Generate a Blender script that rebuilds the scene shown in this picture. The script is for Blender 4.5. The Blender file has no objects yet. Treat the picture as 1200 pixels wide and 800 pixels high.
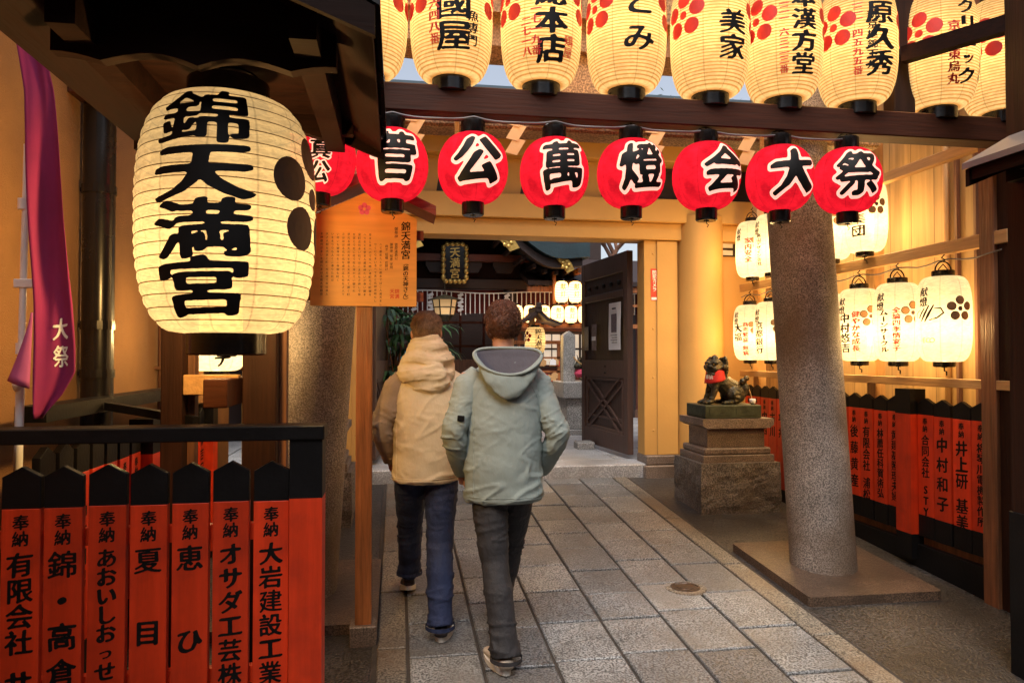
import bpy, bmesh, math, random
from mathutils import Vector, Matrix, noise, Euler
random.seed(11)
PI = math.pi
R_ = math.radians
scene = bpy.context.scene
COL = scene.collection

# ---------------------------------------------------------------- camera, world, sun, exposure
cam_d = bpy.data.cameras.new('camera')
cam_d.sensor_width = 36.0
cam_d.lens = 36.0 * 850 / 1200
cam_d.clip_start = 0.05
cam_d.clip_end = 1200
cam = bpy.data.objects.new('camera', cam_d)
cam.location = (0, 0, 1.5)
cam.rotation_euler = (R_(90) + math.atan(18 / 850), 0, -math.atan(135 / 850))
COL.objects.link(cam)
scene.camera = cam

SUN_EL, SUN_AZ = R_(58), R_(200)          # azimuth measured from +Y towards +X
world = bpy.data.worlds.new('World')
scene.world = world
world.use_nodes = True
wn = world.node_tree.nodes
sky = wn.new('ShaderNodeTexSky')
sky.sky_type = 'NISHITA'
sky.sun_disc = False
sky.sun_elevation = SUN_EL
sky.sun_rotation = SUN_AZ
sky.dust_density = 4.0
sky.air_density = 1.0
wn['Background'].inputs['Strength'].default_value = 0.075
hs = wn.new('ShaderNodeHueSaturation')          # thin overcast: the sky's own light, paler
hs.inputs['Saturation'].default_value = 0.5
hs.inputs['Value'].default_value = 2.4
world.node_tree.links.new(sky.outputs[0], hs.inputs['Color'])
world.node_tree.links.new(hs.outputs[0], wn['Background'].inputs['Color'])
sun_d = bpy.data.lights.new('sun', 'SUN')
sun_d.energy = 1.7
sun_d.angle = R_(25)
sun_d.color = (1.0, 0.97, 0.93)
sun = bpy.data.objects.new('sun', sun_d)
sdir = Vector((math.sin(SUN_AZ) * math.cos(SUN_EL), math.cos(SUN_AZ) * math.cos(SUN_EL), math.sin(SUN_EL)))
sun.rotation_euler = (-sdir).to_track_quat('-Z', 'Y').to_euler()
COL.objects.link(sun)
scene.view_settings.view_transform = 'Standard'
scene.view_settings.look = 'None'
scene.view_settings.gamma = 1.0
scene.view_settings.use_curve_mapping = False
scene.view_settings.exposure = 0.3
scene.render.engine = 'CYCLES'
scene.cycles.use_denoising = True
try:
    scene.cycles.denoiser = 'OPENIMAGEDENOISE'
except Exception:
    pass
scene.cycles.max_bounces = 7
scene.cycles.diffuse_bounces = 4
scene.cycles.transmission_bounces = 5
scene.cycles.sample_clamp_indirect = 6.0
scene.cycles.use_light_tree = True
scene.cycles.caustics_reflective = False
scene.cycles.caustics_refractive = False

GS, G0 = 0.068, -0.265
def gz(y):
    if y < -1: return G0 - GS
    return G0 + GS * min(y, 7.35)
FLOOR = 0.36

# ---------------------------------------------------------------- materials
class NT:
    def __init__(s, m):
        s.t = m.node_tree; s.n = s.t.nodes; s.l = s.t.links
    def new(s, k, **kw):
        n = s.n.new(k)
        for a, b in kw.items(): setattr(n, a, b)
        return n
    def link(s, a, b): s.l.new(a, b)

def col4(c): return (c[0], c[1], c[2], 1)

def mat(name, base, rough=0.6, var=0.25, scale=6, stretch=(1, 1, 1), bump=0.0, bscale=None, metal=0.0,
        spec=0.5, dirt=None, dirt_amt=0.5, dirt_scale=2.0, island=0.0, coat=0.0, objrand=0.0):
    m = bpy.data.materials.new(name)
    m.use_nodes = True
    T = NT(m)
    b = T.n['Principled BSDF']
    tc = T.new('ShaderNodeTexCoord')
    mp = T.new('ShaderNodeMapping'); mp.inputs['Scale'].default_value = stretch
    T.link(tc.outputs['Object'], mp.inputs[0])
    nz = T.new('ShaderNodeTexNoise'); nz.inputs['Scale'].default_value = scale
    nz.inputs['Detail'].default_value = 6; nz.inputs['Roughness'].default_value = 0.62
    T.link(mp.outputs[0], nz.inputs['Vector'])
    cr = T.new('ShaderNodeValToRGB')
    cr.color_ramp.elements[0].position = 0.3; cr.color_ramp.elements[1].position = 0.72
    cr.color_ramp.elements[0].color = col4([max(0, c * (1 - var)) for c in base])
    cr.color_ramp.elements[1].color = col4([min(1, c * (1 + var)) for c in base])
    T.link(nz.outputs['Fac'], cr.inputs['Fac'])
    out = cr.outputs['Color']
    if dirt:
        n2 = T.new('ShaderNodeTexNoise'); n2.inputs['Scale'].default_value = dirt_scale; n2.inputs['Detail'].default_value = 5
        T.link(tc.outputs['Object'], n2.inputs['Vector'])
        r2 = T.new('ShaderNodeValToRGB'); r2.color_ramp.elements[0].position = 0.45; r2.color_ramp.elements[1].position = 0.75
        r2.color_ramp.elements[1].color = (dirt_amt, dirt_amt, dirt_amt, 1)
        T.link(n2.outputs['Fac'], r2.inputs['Fac'])
        mx = T.new('ShaderNodeMixRGB'); mx.inputs[2].default_value = col4(dirt)
        T.link(r2.outputs['Color'], mx.inputs[0]); T.link(out, mx.inputs[1]); out = mx.outputs[0]
    if island:
        ge = T.new('ShaderNodeNewGeometry')
        mr = T.new('ShaderNodeMapRange'); mr.inputs[3].default_value = 1 - island; mr.inputs[4].default_value = 1 + island
        T.link(ge.outputs['Random Per Island'], mr.inputs[0])
        ml = T.new('ShaderNodeMixRGB', blend_type='MULTIPLY'); ml.inputs[0].default_value = 1
        T.link(out, ml.inputs[1]); T.link(mr.outputs[0], ml.inputs[2]); out = ml.outputs[0]
    if objrand:
        oi = T.new('ShaderNodeObjectInfo')
        mo = T.new('ShaderNodeMapRange'); mo.inputs[3].default_value = 1 - objrand; mo.inputs[4].default_value = 1 + objrand * 0.6
        T.link(oi.outputs['Random'], mo.inputs[0])
        m6 = T.new('ShaderNodeMixRGB', blend_type='MULTIPLY'); m6.inputs[0].default_value = 1
        T.link(out, m6.inputs[1]); T.link(mo.outputs[0], m6.inputs[2]); out = m6.outputs[0]
    T.link(out, b.inputs['Base Color'])
    rr = T.new('ShaderNodeMapRange'); rr.inputs[3].default_value = max(0.02, rough - 0.08); rr.inputs[4].default_value = min(1, rough + 0.1)
    T.link(nz.outputs['Fac'], rr.inputs[0]); T.link(rr.outputs[0], b.inputs['Roughness'])
    b.inputs['Metallic'].default_value = metal
    b.inputs['Specular IOR Level'].default_value = spec
    b.inputs['Coat Weight'].default_value = coat
    if bump:
        n3 = T.new('ShaderNodeTexNoise'); n3.inputs['Scale'].default_value = bscale or scale * 4
        n3.inputs['Detail'].default_value = 4
        T.link(mp.outputs[0], n3.inputs['Vector'])
        bp = T.new('ShaderNodeBump'); bp.inputs['Strength'].default_value = bump; bp.inputs['Distance'].default_value = 0.02
        T.link(n3.outputs['Fac'], bp.inputs['Height']); T.link(bp.outputs[0], b.inputs['Normal'])
    return m

def granite(name, base, speck=220, dark=0.35, island=0.0, bump=0.15, stain=None, pit=0.6):
    """speckled stone: fine dark and light grains over a slow mottling"""
    m = bpy.data.materials.new(name); m.use_nodes = True
    T = NT(m); b = T.n['Principled BSDF']
    tc = T.new('ShaderNodeTexCoord')
    v = T.new('ShaderNodeTexNoise'); v.inputs['Scale'].default_value = speck; v.inputs['Detail'].default_value = 2.5
    T.link(tc.outputs['Object'], v.inputs['Vector'])
    cr = T.new('ShaderNodeValToRGB'); e = cr.color_ramp.elements
    e[0].position = 0.40; e[0].color = col4([c * dark for c in base])
    e[1].position = 0.60; e[1].color = col4([min(1, c * 1.65) for c in base])
    k = e.new(0.5); k.color = col4(base)
    T.link(v.outputs['Fac'], cr.inputs['Fac']); out = cr.outputs['Color']
    n2 = T.new('ShaderNodeTexNoise'); n2.inputs['Scale'].default_value = 2.6; n2.inputs['Detail'].default_value = 7
    n2.inputs['Roughness'].default_value = 0.65
    T.link(tc.outputs['Object'], n2.inputs['Vector'])
    mr = T.new('ShaderNodeMapRange'); mr.inputs[1].default_value = 0.3; mr.inputs[2].default_value = 0.7
    mr.inputs[3].default_value = 0.62; mr.inputs[4].default_value = 1.25
    T.link(n2.outputs['Fac'], mr.inputs[0])
    ml = T.new('ShaderNodeMixRGB', blend_type='MULTIPLY'); ml.inputs[0].default_value = 1
    T.link(out, ml.inputs[1]); T.link(mr.outputs[0], ml.inputs[2]); out = ml.outputs[0]
    if stain:
        n4 = T.new('ShaderNodeTexNoise'); n4.inputs['Scale'].default_value = 1.7; n4.inputs['Detail'].default_value = 5
        T.link(tc.outputs['Object'], n4.inputs['Vector'])
        r4 = T.new('ShaderNodeMapRange'); r4.inputs[1].default_value = 0.46; r4.inputs[2].default_value = 0.66
        r4.inputs[3].default_value = 0; r4.inputs[4].default_value = 0.75
        T.link(n4.outputs['Fac'], r4.inputs[0])
        mx = T.new('ShaderNodeMixRGB'); mx.inputs[2].default_value = col4(stain)
        T.link(r4.outputs[0], mx.inputs[0]); T.link(out, mx.inputs[1]); out = mx.outputs[0]
    if island:
        ge = T.new('ShaderNodeNewGeometry')
        m3 = T.new('ShaderNodeValToRGB'); q = m3.color_ramp.elements
        q[0].color = (1 - island, (1 - island) * 0.98, (1 - island) * 0.97, 1); q[1].color = (1 + island, 1 + island * 0.85, 1 + island * 0.6, 1)
        T.link(ge.outputs['Random Per Island'], m3.inputs[0])
        m4 = T.new('ShaderNodeMixRGB', blend_type='MULTIPLY'); m4.inputs[0].default_value = 1
        T.link(out, m4.inputs[1]); T.link(m3.outputs[0], m4.inputs[2]); out = m4.outputs[0]
    T.link(out, b.inputs['Base Color'])
    b.inputs['Roughness'].default_value = pit
    bp = T.new('ShaderNodeBump'); bp.inputs['Strength'].default_value = bump; bp.inputs['Distance'].default_value = 0.01
    ad = T.new('ShaderNodeMath', operation='ADD'); T.link(v.outputs['Fac'], ad.inputs[0])
    n5 = T.new('ShaderNodeTexNoise'); n5.inputs['Scale'].default_value = speck * 0.2; n5.inputs['Detail'].default_value = 3
    T.link(tc.outputs['Object'], n5.inputs['Vector']); T.link(n5.outputs['Fac'], ad.inputs[1])
    T.link(ad.outputs[0], bp.inputs['Height']); T.link(bp.outputs[0], b.inputs['Normal'])
    return m

def paper(name, tint, emit, ribs=0.0, ribdark=0.55, wrinkle=0.12, ribw=0.12, trans=0.6, offs=0.0, seams=0, wscale=9, thru=0.0, gain=1.0):
    """lantern paper: lets the bulb through and glows; dark lines where the bamboo hoops sit (ribs per metre)"""
    m = bpy.data.materials.new(name); m.use_nodes = True
    T = NT(m)
    T.n.remove(T.n['Principled BSDF'])
    outn = T.n['Material Output']
    tc = T.new('ShaderNodeTexCoord')
    nz = T.new('ShaderNodeTexNoise'); nz.inputs['Scale'].default_value = wscale; nz.inputs['Detail'].default_value = 7
    mp = T.new('ShaderNodeMapping'); mp.inputs['Scale'].default_value = (1, 1, 0.5)
    T.link(tc.outputs['Object'], mp.inputs[0]); T.link(mp.outputs[0], nz.inputs['Vector'])
    cr = T.new('ShaderNodeValToRGB')
    cr.color_ramp.elements[0].position = 0.3; cr.color_ramp.elements[1].position = 0.7
    cr.color_ramp.elements[0].color = col4([c * (1 - wrinkle) for c in tint]); cr.color_ramp.elements[1].color = col4([min(1, c * (1 + wrinkle * 0.5)) for c in tint])
    T.link(nz.outputs['Fac'], cr.inputs['Fac']); out = cr.outputs['Color']
    if ribs:
        sx = T.new('ShaderNodeSeparateXYZ'); T.link(tc.outputs['Object'], sx.inputs[0])
        mu = T.new('ShaderNodeMath', operation='MULTIPLY_ADD'); mu.inputs[1].default_value = ribs; mu.inputs[2].default_value = offs
        T.link(sx.outputs['Z'], mu.inputs[0])
        fr = T.new('ShaderNodeMath', operation='FRACT'); T.link(mu.outputs[0], fr.inputs[0])
        pp = T.new('ShaderNodeMath', operation='PINGPONG'); pp.inputs[1].default_value = 0.5; T.link(fr.outputs[0], pp.inputs[0])
        mr = T.new('ShaderNodeMapRange'); mr.inputs[1].default_value = ribw * 0.5; mr.inputs[2].default_value = ribw * 1.3
        mr.inputs[3].default_value = ribdark; mr.inputs[4].default_value = 1.0
        T.link(pp.outputs[0], mr.inputs[0])
        # multiply, a little redder in the line
        ml = T.new('ShaderNodeMixRGB', blend_type='MIX'); ml.inputs[1].default_value = col4((tint[0] * ribdark, tint[1] * ribdark * 0.7, tint[2] * ribdark * 0.45))
        T.link(mr.outputs[0], ml.inputs[0]); T.link(out, ml.inputs[2])
        sb = T.new('ShaderNodeMapRange'); sb.inputs[1].default_value = ribdark; sb.inputs[2].default_value = 1; T.link(mr.outputs[0], sb.inputs[0])
        T.link(sb.outputs[0], ml.inputs[0]); out = ml.outputs[0]
    if seams:      # glued paper overlaps run from cap to cap; finer crinkles between them
        sx = T.new('ShaderNodeSeparateXYZ'); T.link(tc.outputs['Object'], sx.inputs[0])
        at = T.new('ShaderNodeMath', operation='ARCTAN2'); T.link(sx.outputs['X'], at.inputs[0]); T.link(sx.outputs['Y'], at.inputs[1])
        mu = T.new('ShaderNodeMath', operation='MULTIPLY'); mu.inputs[1].default_value = seams / (2 * PI); T.link(at.outputs[0], mu.inputs[0])
        fr = T.new('ShaderNodeMath', operation='FRACT'); T.link(mu.outputs[0], fr.inputs[0])
        pp = T.new('ShaderNodeMath', operation='PINGPONG'); pp.inputs[1].default_value = 0.5; T.link(fr.outputs[0], pp.inputs[0])
        mr = T.new('ShaderNodeMapRange'); mr.inputs[1].default_value = 0.012; mr.inputs[2].default_value = 0.035; mr.inputs[3].default_value = 0.72; mr.inputs[4].default_value = 1.0
        T.link(pp.outputs[0], mr.inputs[0])
        ml = T.new('ShaderNodeMixRGB', blend_type='MULTIPLY'); ml.inputs[0].default_value = 1; T.link(out, ml.inputs[1]); T.link(mr.outputs[0], ml.inputs[2]); out = ml.outputs[0]
        wv = T.new('ShaderNodeTexNoise'); wv.inputs['Scale'].default_value = 26; wv.inputs['Detail'].default_value = 4; wv.inputs['Distortion'].default_value = 1.2
        m2 = T.new('ShaderNodeMapping'); m2.inputs['Scale'].default_value = (1, 1, 2.6); T.link(tc.outputs['Object'], m2.inputs[0]); T.link(m2.outputs[0], wv.inputs['Vector'])
        r2 = T.new('ShaderNodeMapRange'); r2.inputs[1].default_value = 0.35; r2.inputs[2].default_value = 0.65; r2.inputs[3].default_value = 0.8; r2.inputs[4].default_value = 1.05; T.link(wv.outputs['Fac'], r2.inputs[0])
        m3 = T.new('ShaderNodeMixRGB', blend_type='MULTIPLY'); m3.inputs[0].default_value = 1; T.link(out, m3.inputs[1]); T.link(r2.outputs[0], m3.inputs[2]); out = m3.outputs[0]
    df = T.new('ShaderNodeBsdfDiffuse'); tr = T.new('ShaderNodeBsdfTranslucent'); em = T.new('ShaderNodeEmission')
    tp = T.new('ShaderNodeBsdfTransparent')
    gm = T.new('ShaderNodeMixRGB', blend_type='MULTIPLY'); gm.inputs[0].default_value = 1; gm.inputs[2].default_value = (gain, gain, gain, 1)
    T.link(out, gm.inputs[1])
    for s in (df, tr): T.link(gm.outputs[0], s.inputs['Color'])
    for s in (em, tp): T.link(out, s.inputs['Color'])
    em.inputs['Strength'].default_value = emit
    mx = T.new('ShaderNodeMixShader'); mx.inputs[0].default_value = trans
    T.link(df.outputs[0], mx.inputs[1]); T.link(tr.outputs[0], mx.inputs[2])
    ad = T.new('ShaderNodeAddShader'); T.link(mx.outputs[0], ad.inputs[0]); T.link(em.outputs[0], ad.inputs[1])
    if thru:       # thin washi: part of the bulb's light goes straight through
        m5 = T.new('ShaderNodeMixShader'); m5.inputs[0].default_value = thru
        T.link(ad.outputs[0], m5.inputs[1]); T.link(tp.outputs[0], m5.inputs[2]); T.link(m5.outputs[0], outn.inputs['Surface'])
    else:
        T.link(ad.outputs[0], outn.inputs['Surface'])
    return m

def planks(name, base, width=0.21, axis='Y', var=0.18, gap=0.03, rough=0.6):
    """vertical boards: grain runs along Z, thin gaps, each board its own tone"""
    m = bpy.data.materials.new(name); m.use_nodes = True
    T = NT(m); b = T.n['Principled BSDF']
    tc = T.new('ShaderNodeTexCoord'); sx = T.new('ShaderNodeSeparateXYZ'); T.link(tc.outputs['Object'], sx.inputs[0])
    dv = T.new('ShaderNodeMath', operation='DIVIDE'); dv.inputs[1].default_value = width; T.link(sx.outputs[axis], dv.inputs[0])
    fl = T.new('ShaderNodeMath', operation='FLOOR'); T.link(dv.outputs[0], fl.inputs[0])
    fr = T.new('ShaderNodeMath', operation='FRACT'); T.link(dv.outputs[0], fr.inputs[0])
    wh = T.new('ShaderNodeTexWhiteNoise', noise_dimensions='1D'); T.link(fl.outputs[0], wh.inputs['W'])
    mp = T.new('ShaderNodeMapping'); mp.inputs['Scale'].default_value = (22, 22, 1.3); T.link(tc.outputs['Object'], mp.inputs[0])
    cv = T.new('ShaderNodeCombineXYZ'); T.link(wh.outputs['Value'], cv.inputs[2])
    va = T.new('ShaderNodeVectorMath', operation='MULTIPLY_ADD'); va.inputs[1].default_value = (9, 9, 9)
    T.link(cv.outputs[0], va.inputs[0]); T.link(mp.outputs[0], va.inputs[2])
    nz = T.new('ShaderNodeTexNoise'); nz.inputs['Scale'].default_value = 1.0; nz.inputs['Detail'].default_value = 7; T.link(va.outputs[0], nz.inputs['Vector'])
    cr = T.new('ShaderNodeValToRGB'); cr.color_ramp.elements[0].position = 0.28; cr.color_ramp.elements[1].position = 0.7
    cr.color_ramp.elements[0].color = col4([c * 0.72 for c in base]); cr.color_ramp.elements[1].color = col4([min(1, c * 1.15) for c in base])
    T.link(nz.outputs['Fac'], cr.inputs[0])
    mr = T.new('ShaderNodeMapRange'); mr.inputs[3].default_value = 1 - var; mr.inputs[4].default_value = 1 + var; T.link(wh.outputs['Value'], mr.inputs[0])
    ml = T.new('ShaderNodeMixRGB', blend_type='MULTIPLY'); ml.inputs[0].default_value = 1; T.link(cr.outputs[0], ml.inputs[1]); T.link(mr.outputs[0], ml.inputs[2])
    pp = T.new('ShaderNodeMath', operation='PINGPONG'); pp.inputs[1].default_value = 0.5; T.link(fr.outputs[0], pp.inputs[0])
    ls = T.new('ShaderNodeMapRange'); ls.inputs[1].default_value = 0.0; ls.inputs[2].default_value = gap; ls.inputs[3].default_value = 0.25; ls.inputs[4].default_value = 1.0
    T.link(pp.outputs[0], ls.inputs[0])
    m2 = T.new('ShaderNodeMixRGB', blend_type='MULTIPLY'); m2.inputs[0].default_value = 1; T.link(ml.outputs[0], m2.inputs[1]); T.link(ls.outputs[0], m2.inputs[2])
    T.link(m2.outputs[0], b.inputs['Base Color']); b.inputs['Roughness'].default_value = rough
    bp = T.new('ShaderNodeBump'); bp.inputs['Strength'].default_value = 0.4; bp.inputs['Distance'].default_value = 0.01
    ad = T.new('ShaderNodeMath', operation='MULTIPLY_ADD'); ad.inputs[1].default_value = 0.25; T.link(nz.outputs['Fac'], ad.inputs[0]); T.link(ls.outputs[0], ad.inputs[2])
    T.link(ad.outputs[0], bp.inputs['Height']); T.link(bp.outputs[0], b.inputs['Normal'])
    return m

def emis(name, c, s):
    m = bpy.data.materials.new(name); m.use_nodes = True
    T = NT(m); b = T.n['Principled BSDF']
    b.inputs['Base Color'].default_value = col4(c); b.inputs['Emission Color'].default_value = col4(c); b.inputs['Emission Strength'].default_value = s
    return m

M = {}
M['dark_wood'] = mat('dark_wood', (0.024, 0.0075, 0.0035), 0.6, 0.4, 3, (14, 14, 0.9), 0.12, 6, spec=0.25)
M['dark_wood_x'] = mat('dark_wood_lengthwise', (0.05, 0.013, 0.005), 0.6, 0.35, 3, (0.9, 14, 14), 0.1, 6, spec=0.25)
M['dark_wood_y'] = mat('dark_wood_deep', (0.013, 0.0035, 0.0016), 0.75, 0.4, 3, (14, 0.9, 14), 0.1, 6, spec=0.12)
M['roof_board'] = mat('dark_roof_board', (0.011, 0.003, 0.0015), 0.75, 0.4, 3, (0.9, 14, 14), 0.08, 6, spec=0.12)  # base darkened, as above, in place of weaker lantern light on the roof
M['red_wood'] = mat('red_brown_wood', (0.15, 0.035, 0.016), 0.5, 0.3, 3, (0.9, 14, 14), 0.2, 6)
M['post_wood'] = mat('orange_wood', (0.34, 0.115, 0.032), 0.5, 0.5, 3, (12, 12, 0.8), 0.25, 6, dirt=(0.09, 0.05, 0.03), dirt_amt=0.5, dirt_scale=2.2)
M['brown_post'] = mat('weathered_brown_wood', (0.16, 0.065, 0.03), 0.6, 0.45, 3, (14, 14, 0.8), 0.3, 6, dirt=(0.06, 0.035, 0.025), dirt_amt=0.7, dirt_scale=2.5)
M['rack_post'] = mat('brown_rack_post', (0.22, 0.085, 0.035), 0.6, 0.45, 3, (14, 14, 0.8), 0.3, 6, dirt=(0.09, 0.05, 0.03), dirt_amt=0.8, dirt_scale=1.5)
M['light_wood'] = mat('light_wood', (0.5, 0.29, 0.12), 0.55, 0.18, 3, (14, 1.0, 14), 0.15, 6)
M['light_wood_z'] = mat('light_wood_upright', (0.5, 0.29, 0.12), 0.55, 0.18, 3, (14, 14, 1.0), 0.15, 6)
M['black_lacquer'] = mat('black_lacquer', (0.008, 0.007, 0.007), 0.22, 0.3, 8, bump=0.03, bscale=40)
M['black_paint'] = mat('black_paint', (0.005, 0.0045, 0.005), 0.5, 0.35, 7, (1, 1, 1), 0.08, 60, spec=0.25)
M['red_paint'] = mat('vermilion_paint', (0.56, 0.03, 0.006), 0.42, 0.14, 5, (3, 3, 0.6), 0.06, 30, dirt=(0.3, 0.016, 0.006), dirt_amt=0.5, dirt_scale=5)
M['red_paint'] = mat('vermilion_paint', (0.70, 0.045, 0.008), 0.45, 0.2, 4, (4, 4, 0.35), 0.1, 30, dirt=(0.36, 0.025, 0.008), dirt_amt=0.6, dirt_scale=9, objrand=0.22)
M['ink'] = mat('black_ink', (0.006, 0.005, 0.005), 0.6, 0.3, 12, spec=0.2)
M['ink_brown'] = mat('brown_ink', (0.06, 0.025, 0.012), 0.6, 0.3, 12)
M['ink_tan'] = mat('tan_ink', (0.24, 0.12, 0.04), 0.6, 0.3, 12)
M['ink_red'] = mat('red_ink', (0.62, 0.025, 0.012), 0.55, 0.15, 12)
M['ink_white'] = mat('white_edging', (0.9, 0.86, 0.74), 0.6, 0.06, 12)
M['white_cloth'] = mat('white_lettering', (0.8, 0.78, 0.76), 0.7, 0.06, 12)
M['plaster'] = mat('ochre_plaster', (0.30, 0.15, 0.055), 0.85, 0.2, 2.2, bump=0.5, bscale=150, dirt=(0.2, 0.10, 0.045), dirt_amt=0.5, dirt_scale=1.3)
M['ochre'] = mat('ochre_paint', (0.52, 0.285, 0.075), 0.6, 0.07, 1.6, bump=0.06, bscale=40, dirt=(0.40, 0.2, 0.05), dirt_amt=0.35, dirt_scale=1.4)
M['planks'] = planks('wall_planks', (0.44, 0.275, 0.115), 0.24, 'Y', 0.1, 0.02)
M['granite_pillar'] = granite('granite_pillar', (0.245, 0.21, 0.185), 130, 0.45, 0, 0.25, (0.12, 0.07, 0.035))
M['granite_slab'] = granite('granite_paving', (0.185, 0.195, 0.208), 100, 0.28, 0.42, 0.35, (0.15, 0.145, 0.14), 0.36)
M['granite_edge'] = granite('granite_edging', (0.185, 0.168, 0.14), 95, 0.3, 0.22, 0.3, (0.16, 0.11, 0.07), 0.45)
M['stone_brown'] = granite('brown_stone', (0.165, 0.125, 0.1), 120, 0.6, 0, 0.3, (0.07, 0.045, 0.03), 0.45)
M['slab_brown'] = granite('wet_brown_slab', (0.105, 0.068, 0.046), 110, 0.5, 0, 0.3, (0.045, 0.03, 0.022), 0.35)
M['stone_grey'] = granite('grey_stone', (0.3, 0.29, 0.275), 90, 0.55, 0, 0.2, (0.17, 0.16, 0.15), 0.6)
M['stone_rough'] = granite('rough_stone', (0.15, 0.13, 0.115), 85, 0.5, 0, 0.6, (0.06, 0.045, 0.04), 0.55)
M['court_slab'] = granite('courtyard_stone', (0.33, 0.335, 0.35), 70, 0.85, 0.12, 0.15, (0.24, 0.22, 0.2), 0.4)
M['torii_stone'] = granite('torii_beam_stone', (0.34, 0.21, 0.105), 80, 0.6, 0, 0.3, (0.22, 0.11, 0.05), 0.75)
M['asphalt'] = granite('worn_asphalt', (0.052, 0.046, 0.042), 75, 0.25, 0, 0.7, (0.026, 0.021, 0.018), 0.42)
M['mortar'] = mat('dark_joint', (0.045, 0.036, 0.03), 0.8, 0.4, 12, bump=0.2, bscale=80)
M['iron'] = mat('cast_iron', (0.09, 0.06, 0.045), 0.45, 0.4, 30, bump=0.3, bscale=80, metal=0.6)
M['black_metal'] = mat('black_pipe_paint', (0.012, 0.011, 0.012), 0.25, 0.2, 4)
M['bronze'] = mat('dark_bronze', (0.045, 0.042, 0.028), 0.4, 0.7, 14, bump=0.35, bscale=45, metal=0.5, dirt=(0.2, 0.13, 0.05), dirt_amt=0.6, dirt_scale=16)
M['verdigris'] = mat('green_bronze', (0.04, 0.05, 0.03), 0.5, 0.5, 14, bump=0.2, bscale=40, metal=0.2)
M['bib'] = mat('red_bib_cloth', (0.62, 0.02, 0.012), 0.7, 0.2, 14, bump=0.2, bscale=60)
M['gold'] = mat('gold_leaf', (0.6, 0.38, 0.10), 0.35, 0.3, 14, metal=0.7)
M['rope'] = mat('straw_rope', (0.46, 0.27, 0.10), 0.9, 0.35, 18, (1, 5, 5), 0.6, 40)
M['shide'] = mat('paper_streamer', (0.78, 0.62, 0.42), 0.8, 0.06, 6)
M['white_paint'] = mat('white_plastic', (0.82, 0.82, 0.84), 0.45, 0.08, 5)
M['banner'] = mat('magenta_cloth', (0.25, 0.016, 0.11), 0.85, 0.14, 5, bump=0.06, bscale=300)
M['grey_metal'] = mat('grey_copper_roof', (0.16, 0.15, 0.155), 0.45, 0.2, 5, metal=0.3)
M['roof_teal'] = mat('teal_copper_roof', (0.016, 0.036, 0.044), 0.5, 0.25, 3, bump=0.2, bscale=30)
M['hall_wood'] = mat('hall_wood', (0.028, 0.012, 0.008), 0.55, 0.4, 3, (1, 10, 10), 0.2, 6)
M['door_wood'] = mat('door_wood', (0.042, 0.02, 0.013), 0.5, 0.3, 3, (12, 12, 0.9), 0.25, 6)
M['door_rail'] = mat('door_frame_wood', (0.075, 0.04, 0.03), 0.5, 0.3, 3, (12, 12, 0.9), 0.25, 6)
M['white_paper'] = mat('white_paper', (0.72, 0.72, 0.74), 0.7, 0.04, 5)
M['photo_print'] = mat('dark_print', (0.12, 0.09, 0.11), 0.5, 0.6, 30)
M['sticker_red'] = mat('sticker_red', (0.62, 0.04, 0.02), 0.5, 0.05, 8)
M['shoji'] = emis('lit_paper_panel', (0.8, 0.74, 0.62), 0.35)
M['hex_glow'] = emis('lantern_panel_glow', (0.8, 0.5, 0.22), 0.3)
M['paper_big'] = paper('big_lantern_paper', (0.97, 0.73, 0.42), 0.27, 20 / 0.83, 0.14, 0.2, 0.05, seams=12, wscale=5, thru=0.45, gain=0.12)
M['paper_cream'] = paper('cream_lantern_paper', (0.96, 0.70, 0.34), 0.38, 62.5, 0.7, 0.16, 0.2, seams=10, thru=0.14, gain=0.2)
M['paper_red'] = paper('red_lantern_paper', (0.92, 0.022, 0.055), 0.12, 0, 1, 0.38, seams=10, wscale=14, thru=0.12, gain=0.5)
M['paper_white'] = paper('white_lantern_paper', (0.98, 0.82, 0.55), 0.46, 0, 1, 0.08, seams=8, thru=0.42, gain=0.3)
M['paper_edge'] = paper('pale_lantern_paper', (0.97, 0.84, 0.64), 0.55, 0, 1, 0.03)
M['paper_far'] = paper('small_lantern_paper', (1.0, 0.74, 0.36), 2.2, 45, 0.7, 0.05, 0.2)
M['notice'] = mat('notice_board_wood', (0.74, 0.35, 0.075), 0.5, 0.12, 2.5, (1, 1, 12), 0.05, 8)

# ---------------------------------------------------------------- mesh helpers
def newbm(): return bmesh.new()

def add_box(bm, x0, y0, z0, x1, y1, z1, bevel=0.0, rot=None, pivot=None):
    vs = [bm.verts.new((x, y, z)) for x in (x0, x1) for y in (y0, y1) for z in (z0, z1)]
    idx = [(0, 1, 3, 2), (4, 6, 7, 5), (0, 4, 5, 1), (2, 3, 7, 6), (0, 2, 6, 4), (1, 5, 7, 3)]
    fs = [bm.faces.new([vs[i] for i in f]) for f in idx]
    if bevel:
        es = set(e for f in fs for e in f.edges)
        r = bmesh.ops.bevel(bm, geom=list(es), offset=bevel, segments=1, affect='EDGES', profile=0.5)
        vs = list({v for f in r['faces'] for v in f.verts} | {v for v in vs if v.is_valid})
    if rot is not None:
        bmesh.ops.rotate(bm, verts=vs, cent=pivot or ((x0 + x1) / 2, (y0 + y1) / 2, (z0 + z1) / 2), matrix=rot)
    return vs

def frames(pts):
    pts = [Vector(p) for p in pts]
    out = []
    up = None
    for i, p in enumerate(pts):
        a = pts[max(0, i - 1)]; b = pts[min(len(pts) - 1, i + 1)]
        t = (b - a).normalized()
        if up is None:
            up = Vector((0, 1, 0)) if abs(t.y) < 0.8 else Vector((0, 0, 1))
        s = t.cross(up).normalized()
        up = s.cross(t).normalized()
        out.append((p, s, up))
    return out

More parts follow.
